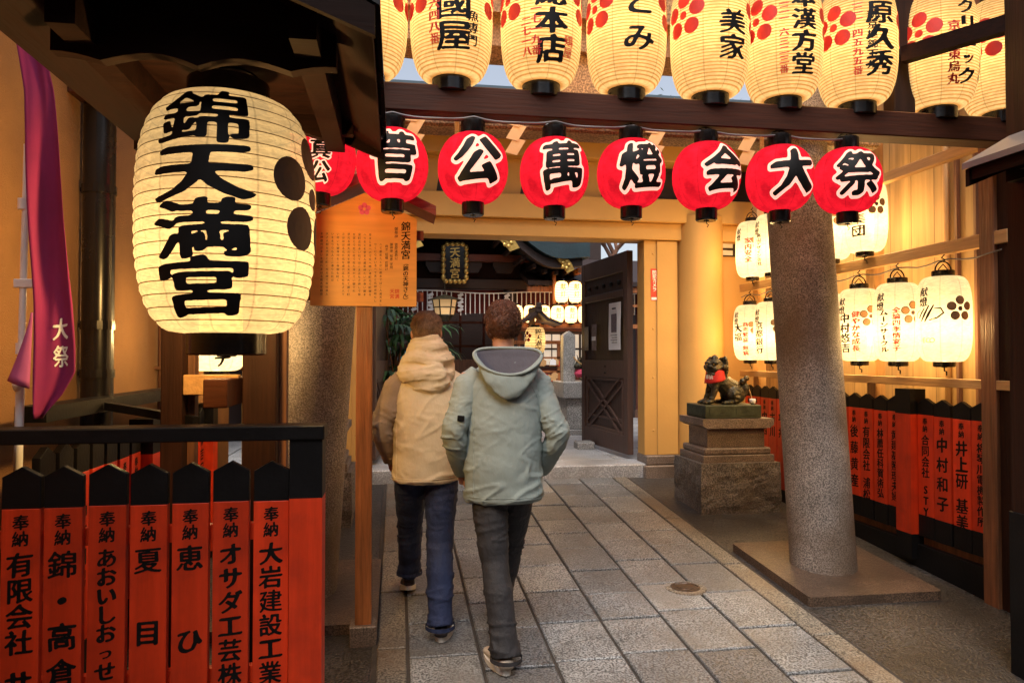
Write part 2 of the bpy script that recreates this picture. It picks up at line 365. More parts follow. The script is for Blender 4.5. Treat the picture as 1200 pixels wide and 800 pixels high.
def add_tube(bm, pts, rad, seg=8, cap=True):
    """loft along a path; rad = number, list of numbers or list of (rx, ry)"""
    fr = frames(pts); n = len(pts)
    if not isinstance(rad, (list, tuple)): rad = [rad] * n
    rings = []
    for i, (p, s, u) in enumerate(fr):
        r = rad[i]
        rx, ry = r if isinstance(r, (list, tuple)) else (r, r)
        rings.append([bm.verts.new(p + s * (math.cos(2 * PI * k / seg) * rx) + u * (math.sin(2 * PI * k / seg) * ry)) for k in range(seg)])
    for a, b in zip(rings, rings[1:]):
        for k in range(seg):
            bm.faces.new((a[k], a[(k + 1) % seg], b[(k + 1) % seg], b[k]))
    if cap:
        bm.faces.new(rings[0][::-1]); bm.faces.new(rings[-1])
    return rings

def add_lathe(bm, prof, seg=32, c=(0, 0, 0), cap=True):
    rings = []
    for r, z in prof:
        rings.append([bm.verts.new((c[0] + r * math.cos(2 * PI * k / seg), c[1] + r * math.sin(2 * PI * k / seg), c[2] + z)) for k in range(seg)])
    for a, b in zip(rings, rings[1:]):
        for k in range(seg):
            bm.faces.new((a[k], a[(k + 1) % seg], b[(k + 1) % seg], b[k]))
    if cap:
        bm.faces.new(rings[0][::-1]); bm.faces.new(rings[-1])

def add_cyl(bm, c, r, z0, z1, seg=24, r2=None):
    add_lathe(bm, [(r, z0), (r2 if r2 is not None else r, z1)], seg, (c[0], c[1], 0))

def add_ell(bm, c, r, seg=16, rot=None):
    m = Matrix.Translation(Vector(c)) @ (rot.to_4x4() if rot is not None else Matrix.Identity(4)) @ Matrix.Diagonal((r[0], r[1], r[2], 1))
    bmesh.ops.create_uvsphere(bm, u_segments=seg, v_segments=max(6, seg // 2 + 2), radius=1.0, matrix=m)

def add_prism(bm, poly, axis, a, b):
    """polygon (2-D points) pushed along an axis from a to b. axis 'x': (y,z); 'y': (x,z); 'z': (x,y)"""
    def P(p, t):
        return {'x': (t, p[0], p[1]), 'y': (p[0], t, p[1]), 'z': (p[0], p[1], t)}[axis]
    A = [bm.verts.new(P(p, a)) for p in poly]; B = [bm.verts.new(P(p, b)) for p in poly]
    n = len(poly)
    bm.faces.new(A); bm.faces.new(B[::-1])
    for i in range(n):
        bm.faces.new((A[i], B[i], B[(i + 1) % n], A[(i + 1) % n]))

def beam(bm, p, q, w, h):
    """square timber from p to q, width w across, height h"""
    p, q = Vector(p), Vector(q)
    t = (q - p).normalized()
    s = t.cross(Vector((0, 0, 1)))
    s = s.normalized() if s.length > 1e-4 else Vector((1, 0, 0))
    u = s.cross(t).normalized()
    A = [bm.verts.new(p + s * a * w / 2 + u * b * h / 2) for a, b in ((-1, -1), (1, -1), (1, 1), (-1, 1))]
    B = [bm.verts.new(q + s * a * w / 2 + u * b * h / 2) for a, b in ((-1, -1), (1, -1), (1, 1), (-1, 1))]
    bm.faces.new(A); bm.faces.new(B[::-1])
    for i in range(4):
        bm.faces.new((A[i], B[i], B[(i + 1) % 4], A[(i + 1) % 4]))

def link(name, data):
    o = bpy.data.objects.new(name, data); COL.objects.link(o); return o

def obj(name, bm, m, parent=None, smooth=False, world=True, angle=None):
    """link the bmesh as ONE object; world=True: coordinates are world ones, moved into the parent's frame"""
    bmesh.ops.recalc_face_normals(bm, faces=bm.faces)
    if parent is not None and world:
        inv = parent.get('_w')
        if inv: bmesh.ops.translate(bm, verts=bm.verts, vec=(-inv[0], -inv[1], -inv[2]))
    me = bpy.data.meshes.new(name)
    bm.to_mesh(me); bm.free()
    for k in (m if isinstance(m, (list, tuple)) else [m]): me.materials.append(k)
    if smooth:
        for p in me.polygons: p.use_smooth = True
        if angle is not None:
            try: me.set_sharp_from_angle(angle=R_(angle))
            except Exception: pass
    o = link(name, me)
    if parent is not None:
        o.parent = parent
        if world and inv: o['_w'] = list(inv)
    return o

def tag(o, label=None, cat=None, group=None, kind=None):
    if label: o['label'] = label
    if cat: o['category'] = cat
    if group: o['group'] = group
    if kind: o['kind'] = kind
    return o

def thing(name, label, cat, loc=(0, 0, 0), rz=0.0, group=None):
    o = bpy.data.objects.new(name, None)
    o.empty_display_size = 0.1
    COL.objects.link(o)
    o.location = loc; o.rotation_euler = (0, 0, rz)
    o['_w'] = list(loc)
    return tag(o, label, cat, group)

def bulb(parent, loc, power, color=(1.0, 0.72, 0.36), radius=0.04):
    d = bpy.data.lights.new('bulb', 'POINT'); d.energy = power; d.color = color; d.shadow_soft_size = radius
    o = bpy.data.objects.new('bulb', d); COL.objects.link(o); o.parent = parent; o.location = loc
    return o

def copy_tree(o, parent=None):
    c = o.copy(); COL.objects.link(c)
    if parent is not None: c.parent = parent
    for ch in list(o.children): copy_tree(ch, c)
    return c

def remesh(bm, voxel, smooth=4, keep=None):
    """melt overlapping closed pieces into one skin"""
    me = bpy.data.meshes.new('tmp'); bm.to_mesh(me); bm.free()
    o = link('tmp', me)
    r = o.modifiers.new('r', 'REMESH'); r.mode = 'VOXEL'; r.voxel_size = voxel
    if smooth:
        s = o.modifiers.new('s', 'SMOOTH'); s.iterations = smooth; s.factor = 0.5
    dg = bpy.context.evaluated_depsgraph_get()
    out = bpy.data.meshes.new_from_object(o.evaluated_get(dg))
    b2 = bmesh.new(); b2.from_mesh(out)
    bpy.data.objects.remove(o); bpy.data.meshes.remove(me); bpy.data.meshes.remove(out)
    return b2

def crumple(bm, amp, freq=(8, 8, 8), seed=0, octaves=2, mask=None):
    bm.normal_update()
    mv = []
    for v in bm.verts:
        p = Vector((v.co.x * freq[0], v.co.y * freq[1], v.co.z * freq[2])) + Vector((seed * 7.3, seed * 3.1, seed))
        d = noise.fractal(p, 1.0, 2.0, octaves)
        k = mask(v.co) if mask else 1
        mv.append(v.normal * d * amp * k)
    for v, d in zip(bm.verts, mv): v.co += d

# ---------------------------------------------------------------- lettering
import numpy as np
_raw, _gc = {}, {}
GN, GE = 168, 0.64          # raster size, half extent in em
def raw_glyph(ch):
    """the character's outline, filled on a grid"""
    if ch in _raw: return _raw[ch]
    c = bpy.data.curves.new('g', 'FONT'); c.body = ch; c.size = 1; c.resolution_u = 3; c.fill_mode = 'FRONT'
    o = link('g', c)
    me = bpy.data.meshes.new_from_object(o.evaluated_get(bpy.context.evaluated_depsgraph_get()))
    bpy.data.objects.remove(o); bpy.data.curves.remove(c)
    me.calc_loop_triangles()
    P = np.array([v.co[:2] for v in me.vertices]).reshape(-1, 2)
    T = [tuple(t.vertices) for t in me.loop_triangles]
    bpy.data.meshes.remove(me)
    if len(P):
        cx = (P[:, 0].min() + P[:, 0].max()) / 2 if ord(ch) < 256 else 0.5
        P = P - np.array([cx, 0.36])
        if ch in 'ー（）': P = np.stack([P[:, 1], -P[:, 0]], 1)
    s = (ord(ch) % 97) * 0.37
    A = np.zeros((GN, GN), np.float32)
    if len(P):
        x, y = P[:, 0].copy(), P[:, 1].copy()
        P = np.stack([x + 0.012 * np.sin(7.1 * y + s), y + 0.012 * np.sin(6.3 * x + 1.7 * s) + 0.075 * x], 1)
        Q = (P + GE) / (2 * GE) * (GN - 1)
        for i, j, k in T:
            a, b, c_ = Q[i], Q[j], Q[k]
            x0, x1 = int(max(0, min(a[0], b[0], c_[0]))), int(min(GN - 1, max(a[0], b[0], c_[0]) + 1))
            y0, y1 = int(max(0, min(a[1], b[1], c_[1]))), int(min(GN - 1, max(a[1], b[1], c_[1]) + 1))
            X, Y = np.meshgrid(np.arange(x0, x1 + 1), np.arange(y0, y1 + 1))
            d = (b[0] - a[0]) * (c_[1] - a[1]) - (b[1] - a[1]) * (c_[0] - a[0])
            if abs(d) < 1e-9: continue
            u = ((b[0] - X) * (c_[1] - Y) - (b[1] - Y) * (c_[0] - X)) / d
            v = ((c_[0] - X) * (a[1] - Y) - (c_[1] - Y) * (a[0] - X)) / d
            A[y0:y1 + 1, x0:x1 + 1] = np.maximum(A[y0:y1 + 1, x0:x1 + 1], ((u >= -0.01) & (v >= -0.01) & (u + v <= 1.01)).astype(np.float32))
    _raw[ch] = A
    return A

def blur(A, sg):
    r = int(sg * 3) + 1
    k = np.exp(-0.5 * (np.arange(-r, r + 1) / sg) ** 2); k /= k.sum()
    B = np.pad(A, r)
    B = sum(k[i] * B[:, i:i + A.shape[1]] for i in range(2 * r + 1))
    return sum(k[i] * B[i:i + A.shape[0], :] for i in range(2 * r + 1))

def glyph(ch, bold, res, edge=0.0):
    """brush-written character as a fine grid mesh: nib held at a slant, rounded stroke ends"""
    key = (ch, bold, res, edge)
    if key in _gc: return _gc[key]
    A = raw_glyph(ch)
    cov = A.mean() * (2 * GE) ** 2
    nib = bold * max(0.25, min(1.0, 1.45 - 2.9 * cov)) * GN / (2 * GE)
    B = A.copy()
    for t in np.linspace(-1, 1, 9):
        dx, dy = int(round(nib * t)), int(round(nib * 0.55 * t))
        B = np.maximum(B, np.roll(np.roll(A, dx, 1), dy, 0))
    F = blur(B, 2.1)
    thr = 0.42
    if edge:
        C = B.copy(); r = edge * GN / (2 * GE)
        for t in np.linspace(0, 2 * np.pi, 20, endpoint=False):
            C = np.maximum(C, np.roll(np.roll(B, int(round(r * np.cos(t))), 1), int(round(r * np.sin(t))), 0))
        F = blur(C, 2.6); thr = 0.45
    # dry-brush wobble of the outline
    idx = np.linspace(0, GN - 1, res)
    i0 = np.minimum(idx.astype(int), GN - 2); fr = idx - i0
    S = F[i0][:, i0] * np.outer(1 - fr, 1 - fr) + F[i0 + 1][:, i0] * np.outer(fr, 1 - fr) + F[i0][:, i0 + 1] * np.outer(1 - fr, fr) + F[i0 + 1][:, i0 + 1] * np.outer(fr, fr)
    S = S - thr
    V, Fc, vid = [], [], {}
    h = 2 * GE / (res - 1)
    def vert(key, x, y):
        if key not in vid: vid[key] = len(V); V.append((x, y, 0.0))
        return vid[key]
    act = np.argwhere((np.maximum(np.maximum(S[:-1, :-1], S[1:, :-1]), np.maximum(S[:-1, 1:], S[1:, 1:])) > 0))
    for j, i in act:
        cs = ((j, i), (j, i + 1), (j + 1, i + 1), (j + 1, i))
        poly = []
        for q in range(4):
            a, b = cs[q], cs[(q + 1) % 4]
            va, vb = S[a], S[b]
            if va > 0: poly.append(vert(a, -GE + a[1] * h, -GE + a[0] * h))
            if (va > 0) != (vb > 0):
                t = va / (va - vb)
                ky = (min(a, b), max(a, b))
                poly.append(vert(ky, -GE + (a[1] + (b[1] - a[1]) * t) * h, -GE + (a[0] + (b[0] - a[0]) * t) * h))
        if len(poly) > 2: Fc.append(tuple(poly))
    _gc[key] = (V, Fc)
    return _gc[key]

def place_text(items, mapper, bev=0.03, div=0, edge=0.0):
    """items: (char, s, t, sx, sy); mapper(s, t, h) -> point"""
    V, F = [], []
    for ch, s0, t0, sx, sy in items:
        if ch == ' ': continue
        em = max(sx, sy)
        res = 92 if em > 0.115 else 64 if em > 0.075 else 46 if em > 0.04 else 30 if em > 0.022 else 20
        gv, gf = glyph(ch, bev, res, edge)
        o = len(V)
        for x, y, h in gv: V.append(mapper(s0 + x * sx, t0 + y * sy, h))
        F += [tuple(i + o for i in f) for f in gf]
    return V, F

def column(text, s, ttop, em, step=None, sx=1.0, sy=1.0):
    step = step or em
    out = []; t = ttop - em * 0.5
    for ch in text:
        if ch == ' ': t -= step * 0.55; continue
        k = 0.72 if ch in 'っッゃょ' else 1.0
        out.append((ch, s, t, em * sx * k, em * sy * k)); t -= step
    return out

def letter_obj(name, V, F, m, parent):
    me = bpy.data.meshes.new(name); me.from_pydata(V, [], F); me.materials.append(m); me.update()
    o = link(name, me); o.parent = parent
    return o

def flat_text(name, items, m, parent, origin, ux, uy, nrm, bev=0.018, thick=0.0012, lift=0.0015, div=0):
    o_, a, b, n = Vector(origin), Vector(ux), Vector(uy), Vector(nrm)
    V, F = place_text(items, lambda s, t, h: tuple(o_ + a * s + b * t + n * (lift + (h / max(bev, 1e-6)) * thick)), bev, div)
    return letter_obj(name, V, F, m, parent)

# ---------------------------------------------------------------- lanterns
def body_r(z, h, R, rc, p):
    t = min(1.0, abs(2 * z / h))
    return rc + (R - rc) * max(0.0, 1 - t ** p) ** (1 / p)

def lantern(name, label, cat, group, loc, R, h, rc, p, pm, ribs=0, amp=0.0, cap=(0.1, 0.06, 0.1, 0.06), cols=(), crests=(), power=3.0,
            bulb_z=-0.1, seg=48, hook='wire', rz=0.0, edge=None, bcol=(1.0, 0.74, 0.42), div=9, rings=40, crest_r=0.05, crest_mat='ink_brown', logo=None, cord=0.0):
    root = thing(name, label, cat, loc, rz, group)
    def rad(z):
        r = body_r(z, h, R, rc, p)
        if ribs: r -= amp * (1 - abs(math.sin(PI * ribs * (z / h + 0.5))))
        return r
    n = ribs * 4 if ribs else rings
    prof = []
    for i in range(n + 1):
        z = -h / 2 + h * i / n
        if not ribs: z = h / 2 * math.sin(-PI / 2 + PI * i / n)
        prof.append((rad(z), z))
    bm = newbm(); add_lathe(bm, prof, seg, cap=False)
    obj('shade', bm, pm, root, smooth=True, world=False)
    tr, th, br, bh = cap
    bm = newbm()
    add_lathe(bm, [(br * 0.9, -h / 2 - bh), (br, -h / 2 - bh + 0.006), (br, -h / 2 + 0.004), (br * 0.92, -h / 2 + 0.008)], 32)
    add_lathe(bm, [(br * 0.25, -h / 2 - bh - 0.004), (br * 0.25, -h / 2 - bh + 0.002)], 12)
    if hook == 'wire':
        add_tube(bm, [(0, 0, -h / 2 - bh), (0, 0, -h / 2 - bh - 0.012), (0.012, 0, -h / 2 - bh - 0.02), (0.004, 0, -h / 2 - bh - 0.032)], 0.0025, 5)
    if hook == 'iron':
        add_tube(bm, [(0, 0, -h / 2 - bh), (0, 0, -h / 2 - bh - 0.025), (0.016, 0, -h / 2 - bh - 0.03), (0.016, 0, -h / 2 - bh - 0.055)], 0.005, 6)
    obj('base_ring', bm, M['black_lacquer'], root, smooth=True, world=False, angle=40)
    bm = newbm()
    add_lathe(bm, [(tr * 0.95, h / 2 - 0.006), (tr, h / 2), (tr, h / 2 + th), (tr * 0.9, h / 2 + th + 0.005)], 32)
    if hook == 'iron':
        add_tube(bm, [(tr * 0.85 * math.cos(a), 0, h / 2 + th + tr * 0.95 * math.sin(a)) for a in [PI * k / 10 for k in range(11)]], 0.005, 6)
        add_tube(bm, [(0, 0, h / 2 + th + tr * 0.9), (0.014, 0, h / 2 + th + tr * 1.1), (-0.01, 0, h / 2 + th + tr * 1.3), (0.01, 0, h / 2 + th + tr * 1.6)], 0.005, 6)
        add_tube(bm, [(-tr * 0.5, 0, h / 2 + th + 0.01), (0, 0, h / 2 + th + tr * 0.7), (tr * 0.5, 0, h / 2 + th + 0.01)], 0.004, 5)
    else:
        add_tube(bm, [(tr * 0.8 * math.cos(a), 0, h / 2 + th + tr * 0.45 * math.sin(a)) for a in [PI * k / 8 for k in range(9)]], 0.003, 5)
    if cord: add_tube(bm, [(0, 0, h / 2 + th), (0, 0, h / 2 + th + cord)], 0.004, 5)
    obj('top_cap', bm, M['black_lacquer'], root, smooth=True, world=False, angle=40)
    def mapper(base, k):
        def f(s, t, hh):
            r = body_r(max(-h / 2, min(h / 2, t)), h, R, rc, p) + base + hh * k
            a = s / R
            return (r * math.sin(a), -r * math.cos(a), t)
        return f
    bymat = {}
    for c in cols:
        it = column(c['t'], R_(c['az']) * R, c['z'], c['em'], c.get('step'), c.get('sx', 1.0), c.get('sy', 1.0))
        bev = c.get('bev', 0.03)
        if edge:
            V, F = place_text(it, mapper(0.0012, 0), bev, div, edge)
            letter_obj('lettering_edge', V, F, M['paper_edge'], root)
            V, F = place_text(it, mapper(0.0032, 0), bev, div)
        else:
            V, F = place_text(it, mapper(0.0016, 0), bev, div)
        letter_obj('lettering', V, F, M[c.get('m', 'ink')], root)
    def disc(V, F, s0, t0, ra, rb, rot, lift):
        o = len(V); mp = mapper(lift, 0); N = 20
        V.append(mp(s0, t0, 0))
        for ring in (0.5, 1.0):
            for k in range(N):
                a = 2 * PI * k / N; x = ra * ring * math.cos(a); y = rb * ring * math.sin(a)
                V.append(mp(s0 + x * math.cos(rot) - y * math.sin(rot), t0 + x * math.sin(rot) + y * math.cos(rot), 0))
        for k in range(N):
            k2 = (k + 1) % N
            F.append((o, o + 1 + k, o + 1 + k2)); F.append((o + 1 + k, o + 1 + N + k, o + 1 + N + k2, o + 1 + k2))
    for az, z0 in crests:
        V, F = [], []; V2, F2 = [], []
        for k in range(5):
            a = PI / 2 + 2 * PI * k / 5
            disc(V, F, R_(az) * R + crest_r * 1.12 * math.cos(a), z0 + crest_r * 1.12 * math.sin(a), crest_r * 0.58, crest_r * 0.58, 0, 0.0022)
            if crest_mat == 'ink_brown' and crest_r < 0.07:
                disc(V2, F2, R_(az) * R + crest_r * 1.12 * math.cos(a), z0 + crest_r * 1.12 * math.sin(a), crest_r * 0.47, crest_r * 0.47, 0, 0.0034)
        disc(V, F, R_(az) * R, z0, crest_r * 0.3, crest_r * 0.3, 0, 0.0022)
        letter_obj('plum_crest', V, F, M[crest_mat], root)
        if V2: letter_obj('crest_petals', V2, F2, M['ink_tan'], root)
    if logo:
        V, F = [], []
        mp = mapper(0.0018, 0)
        for path in logo['paths']:
            o = len(V)
            for i, (x, y, w) in enumerate(path):
                j0, j1 = max(0, i - 1), min(len(path) - 1, i + 1)
                dx, dy = path[j1][0] - path[j0][0], path[j1][1] - path[j0][1]
                L = math.hypot(dx, dy) or 1
                nx, ny = -dy / L * w, dx / L * w
                V.append(mp(R_(logo['az']) * R + x + nx, logo['z'] + y + ny, 0)); V.append(mp(R_(logo['az']) * R + x - nx, logo['z'] + y - ny, 0))
            for i in range(len(path) - 1):
                F.append((o + 2 * i, o + 2 * i + 1, o + 2 * i + 3, o + 2 * i + 2))
        letter_obj('logo', V, F, M['ink'], root)
    if power: bulb(root, (0, 0, bulb_z), power, bcol, 0.05)
    return root

# ================================================================ SETTING
bm = newbm()
ys = [-400, -60, -1] + [0, 2, 4, 6, 7.35] + [7.6, 60, 500]
prev = None
for y in ys:
    row = [bm.verts.new((x, y, gz(y) - 0.004)) for x in (-400, -30, -2, 0.5, 3, 6, 30, 400)]
    if prev:
        for i in range(len(row) - 1): bm.faces.new((prev[i], prev[i + 1], row[i + 1], row[i]))
    prev = row
tag(obj('ground', bm, M['asphalt']), kind='structure')

bm = newbm()     # dark mortar bed under the paving
for y0, y1 in zip([-1, 0, 2, 4, 6], [0, 2, 4, 6, 7.34]):
    bm.faces.new([bm.verts.new((x, y, gz(y) + 0.004)) for x, y in ((-0.12, y0), (2.4, y0), (2.4, y1), (-0.12, y1))])
tag(obj('path_bed', bm, M['mortar']), kind='structure')

rp = random.Random(5)
def slab(bm, x0, x1, y0, y1, g=0.0085, h=0.016, top=None):
    dz = rp.uniform(-0.003, 0.003); tl = rp.uniform(-0.003, 0.003)
    def Z(x, y): return (gz(y) if top is None else top) + h + dz + tl * (x - x0)
    b = 0.006
    q = [(x0 + g, y0 + g), (x1 - g, y0 + g), (x1 - g, y1 - g), (x0 + g, y1 - g)]
    q2 = [(x0 + g + b, y0 + g + b), (x1 - g - b, y0 + g + b), (x1 - g - b, y1 - g - b), (x0 + g + b, y1 - g - b)]
    lo = [bm.verts.new((x, y, Z(x, y) - h - 0.01)) for x, y in q]
    mi = [bm.verts.new((x, y, Z(x, y) - 0.005)) for x, y in q]
    hi = [bm.verts.new((x, y, Z(x, y))) for x, y in q2]
    for A, B in ((lo, mi), (mi, hi)):
        for i in range(4): bm.faces.new((A[i], A[(i + 1) % 4], B[(i + 1) % 4], B[i]))
    bm.faces.new(hi)
bm = newbm()
colsx = [0.06, 0.42, 0.78, 1.14, 1.5, 1.86, 2.22]
for ci, (a, b) in enumerate(zip(colsx, colsx[1:])):
    y = -0.8 + (ci * 0.37) % 0.55
    while y < 7.3:
        L = rp.choice([0.36, 0.40, 0.44, 0.5])
        slab(bm, a, b, y, min(y + L, 7.33)); y += L
tag(obj('path', bm, M['granite_slab']), kind='structure')
bm = newbm()
for a, b in ((-0.1, 0.06), (2.22, 2.38)):
    y = -0.8
    while y < 7.3:
        L = rp.choice([0.75, 0.9, 1.1]); slab(bm, a, b, y, min(y + L, 7.33)); y += L
tag(obj('path_edging', bm, M['granite_edge']), kind='structure')

bm = newbm()     # courtyard beyond the gate: threshold slab and big flagstones
add_box(bm, -6, 7.52, FLOOR - 0.3, 9, 60, FLOOR - 0.006)
tag(obj('courtyard', bm, M['mortar']), kind='structure')
bm = newbm()
add_box(bm, -0.32, 7.36, FLOOR - 0.22, 2.62, 7.78, FLOOR + 0.012, 0.012)
tag(obj('gate_step', bm, M['court_slab']), kind='structure')
bm = newbm()
x = -3.0
while x < 6:
    w = rp.choice([0.55, 0.7, 0.9]); y = 7.8 + rp.uniform(0, 0.0)
    while y < 22:
        L = rp.choice([0.7, 0.95, 1.3]); slab(bm, x, x + w, y, y + L, 0.006, 0.012, FLOOR - 0.002); y += L
    x += w
tag(obj('courtyard_paving', bm, M['court_slab']), kind='structure')

# drain cover in its cement patch
dc = thing('drain_cover', 'small round rusty iron drain cover set in a paving slab', 'drain cover', (1.8, 4.374, gz(4.374) + 0.014))
bm = newbm(); add_lathe(bm, [(0.135, -0.01), (0.13, 0.004), (0.09, 0.0055)], 24); obj('cement_ring', bm, M['granite_edge'], dc, world=False)
bm = newbm(); add_lathe(bm, [(0.095, 0.0), (0.093, 0.008), (0.08, 0.009), (0.078, 0.0065), (0.055, 0.0065), (0.053, 0.009), (0.0, 0.009)], 28, cap=False); obj('lid', bm, M['iron'], dc, world=False)

# ================================================================ LEFT AND RIGHT WALLS
wl = thing('plaster_wall', 'ochre roughcast plaster wall behind the huge cream lantern', 'wall', (-1.6, 3, 0))
bm = newbm(); add_box(bm, -1.9, -0.5, -0.4, -1.5, 6.9, 6.4)
obj('wall', bm, M['plaster'], wl)
bm = newbm()
for z in (0.12,): add_box(bm, -1.5, -0.4, z - 0.4, -1.485, 6.9, z + 0.25)
obj('skirting', bm, M['brown_post'], wl)
wr = thing('plank_wall', 'tall honey coloured plank wall behind the rack of white lanterns', 'wall', (3.95, 5, 0))
bm = newbm(); add_box(bm, 3.9, 3.2, -0.3, 4.05, 7.55, 6.2); obj('boards', bm, M['planks'], wr)
bm = newbm()
add_tube(bm, [(3.88, 4.62, 0.0), (3.88, 4.62, 5)], 0.022, 10)
obj('conduit', bm, M['light_wood_z'], wr, smooth=True)
bm = newbm()
add_tube(bm, [(3.892, 5.0, 2.26), (3.892, 4.5, 2.30), (3.892, 3.9, 2.36), (3.892, 3.3, 2.4)], 0.007, 6)
obj('cable', bm, M['light_wood'], wr, smooth=True)
bm = newbm()
for y in (4.35, 4.52): add_box(bm, 3.87, y - 0.012, 0, 3.9 - 0.001, y + 0.012, 6)
obj('batten', bm, M['brown_post'], wr)
# dark boarding further forward on both sides (houses along the alley)
for nm, lb, x0, x1, y0, y1 in (('alley_house', 'dark timber house front at the mouth of the alley', 3.95, 6.5, -0.5, 3.15),):
    h = thing(nm, lb, 'house', (x0, y0, 0))
    bm = newbm(); add_box(bm, x0, y0, -0.4, x1, y1, 5.6); obj('wall', bm, M['dark_wood'], h)

# covered shopping street behind the camera, unseen, added to hold back sky light
ar = thing('unseen_arcade', 'roofed shopping street that the shrine alley opens from', 'arcade', (1, -4, gz(-2)))
bm = newbm(); add_box(bm, -14, -9.5, 5.6, 16, -3.6, 5.75); obj('roof', bm, M['grey_metal'], ar)
bm = newbm(); add_box(bm, -14, -9.9, -0.4, 16, -9.5, 5.6); obj('shop_front', bm, M['brown_post'], ar)

# black drain pipe on the plaster wall
dp = thing('drain_pipe', 'thick glossy black drainpipe running down the plaster wall', 'pipe', (-1.42, 3.72, 0))
bm = newbm()
add_tube(bm, [(-1.415, 3.74, 0.0), (-1.415, 3.74, 5.5)], 0.07, 20)
obj('pipe', bm, M['black_metal'], dp, smooth=True, angle=60)
bm = newbm()
for z in (1.65, 1.42, 2.3, 3.1):
    add_lathe(bm, [(0.071, z - 0.02), (0.076, z - 0.02), (0.076, z + 0.02), (0.071, z + 0.02)], 20, (-1.415, 3.74, 0))
    add_box(bm, -1.499, 3.735, z - 0.01, -1.47, 3.745, z + 0.01)
    obj('bracket', bm, M['black_metal'], dp); bm = newbm()
bm.free()
bm = newbm()
add_tube(bm, [(-1.47, 4.88, 0.3), (-1.47, 4.88, 3.5)], 0.022, 10)
add_box(bm, -1.5, 4.84, 1.42, -1.45, 4.92, 1.44)
tag(obj('conduit_pipe', bm, M['brown_post'], smooth=True, angle=40), 'thin brown conduit on the plaster wall behind the lantern shelter', 'pipe')

# ================================================================ FENCES
def slat_mesh(w, zb, z0, z1, zt, th=0.03):
    """red board with a black foot and a black pointed head"""
    bm = newbm()
    add_prism(bm, [(-w / 2, z0), (w / 2, z0), (w / 2, z1), (-w / 2, z1)], 'y', -th / 2, th / 2)
    nred = len(bm.faces)
    add_prism(bm, [(-w / 2, z1), (w / 2, z1), (w / 2, zt - 0.035), (0.0, zt), (-w / 2, zt - 0.035)], 'y', -th / 2, th / 2)
    add_prism(bm, [(-w / 2, zb), (w / 2, zb), (w / 2, z0), (-w / 2, z0)], 'y', -th / 2, th / 2)
    bmesh.ops.recalc_face_normals(bm, faces=bm.faces)
    bmesh.ops.bevel(bm, geom=[e for e in bm.edges if abs(e.verts[0].co.y - e.verts[1].co.y) < 1e-5 and e.calc_length() > 0.04], offset=0.002, segments=1, affect='EDGES')
    for f in bm.faces: f.material_index = 0 if z0 - 1e-3 < f.calc_center_median().z < z1 + 1e-3 and max(v.co.z for v in f.verts) < z1 + 2e-3 else 1
    me = bpy.data.meshes.new('slat'); bm.to_mesh(me); bm.free()
    me.materials.append(M['red_paint']); me.materials.append(M['black_paint'])
    return me

def slat_text(sl, text, w, z1, z0, em, head_em, step=None):
    items = column('奉納', 0, z1 - 0.02, head_em, head_em * 1.0)
    items += column(text, 0, z1 - 0.02 - head_em * 2.3, em, step or em * 1.0)
    items = [i for i in items if i[2] > z0 + 0.02]
    flat_text('lettering', items, M['ink'], sl, (0, -0.0152, 0), (1, 0, 0), (0, 0, 1), (0, -1, 0), 0.045, 0.0006, 0.0006)

# -- foreground fence (faces the camera)
f1 = thing('red_fence', 'foreground fence of vermilion name boards with black pointed heads and flat black rail', 'fence', (-0.264, 2.78, -0.16))
SZ = (0.27, 0.41, 1.135, 1.28)   # foot, red from, red to, point
me1 = slat_mesh(0.124, *SZ)
txt1 = ['大岩建設工業株式会社', 'オサダ工芸株式会社', '恵 ひ と', '夏 目 千', 'あおいしおっせ 河内子', '錦・高倉', '有限会社 サ', '山本', '西川']
stp = [0.086, 0.086, 0.19, 0.165, 0.066, 0.125, 0.089, 0.1, 0.1]
ems = [0.084, 0.084, 0.095, 0.095, 0.072, 0.1, 0.09, 0.09, 0.09]
f1x = [-0.187 - 0.1397 * i for i in range(8)]
for i, x in enumerate(f1x):
    s = link('slat', me1); s.parent = f1; s.location = (x, 0.0, random.uniform(-0.003, 0.003)); s.rotation_euler = (0, random.uniform(-0.004, 0.004), 0)
    slat_text(s, txt1[i], 0.124, SZ[2], SZ[1], ems[i], 0.056, stp[i])
def fence_post(parent, x, zt, z1, w=0.115, d=0.12, zb=0.1, z0=0.27):
    bm = newbm()
    add_prism(bm, [(x - w / 2, z0), (x + w / 2, z0), (x + w / 2, z1), (x - w / 2, z1)], 'y', -d * 0.55, d * 0.45)
    n = len(bm.faces)
    add_prism(bm, [(x - w / 2 , z1), (x + w / 2, z1), (x + w / 2, zt), (x - w / 2, zt)], 'y', -d * 0.55, d * 0.45)
    add_prism(bm, [(x - w / 2, zb), (x + w / 2, zb), (x + w / 2, z0), (x - w / 2, z0)], 'y', -d * 0.55, d * 0.45)
    bm.faces.ensure_lookup_table()
    for i, f in enumerate(bm.faces): f.material_index = 0 if i < n else 1
    return obj('post', bm, [M['red_paint'], M['black_paint']], parent, world=False)
fence_post(f1, -0.0585, 1.36, 1.15)
bm = newbm(); add_box(bm, -1.236, -0.075, 1.36, 0.006, 0.055, 1.412, 0.004); obj('top_rail', bm, M['black_paint'], f1, world=False)
bm = newbm()
for z in (0.5, 1.02): add_box(bm, -1.23, 0.017, z - 0.03, -0.12, 0.05, z + 0.03)
obj('back_rail', bm, M['red_paint'], f1, world=False)

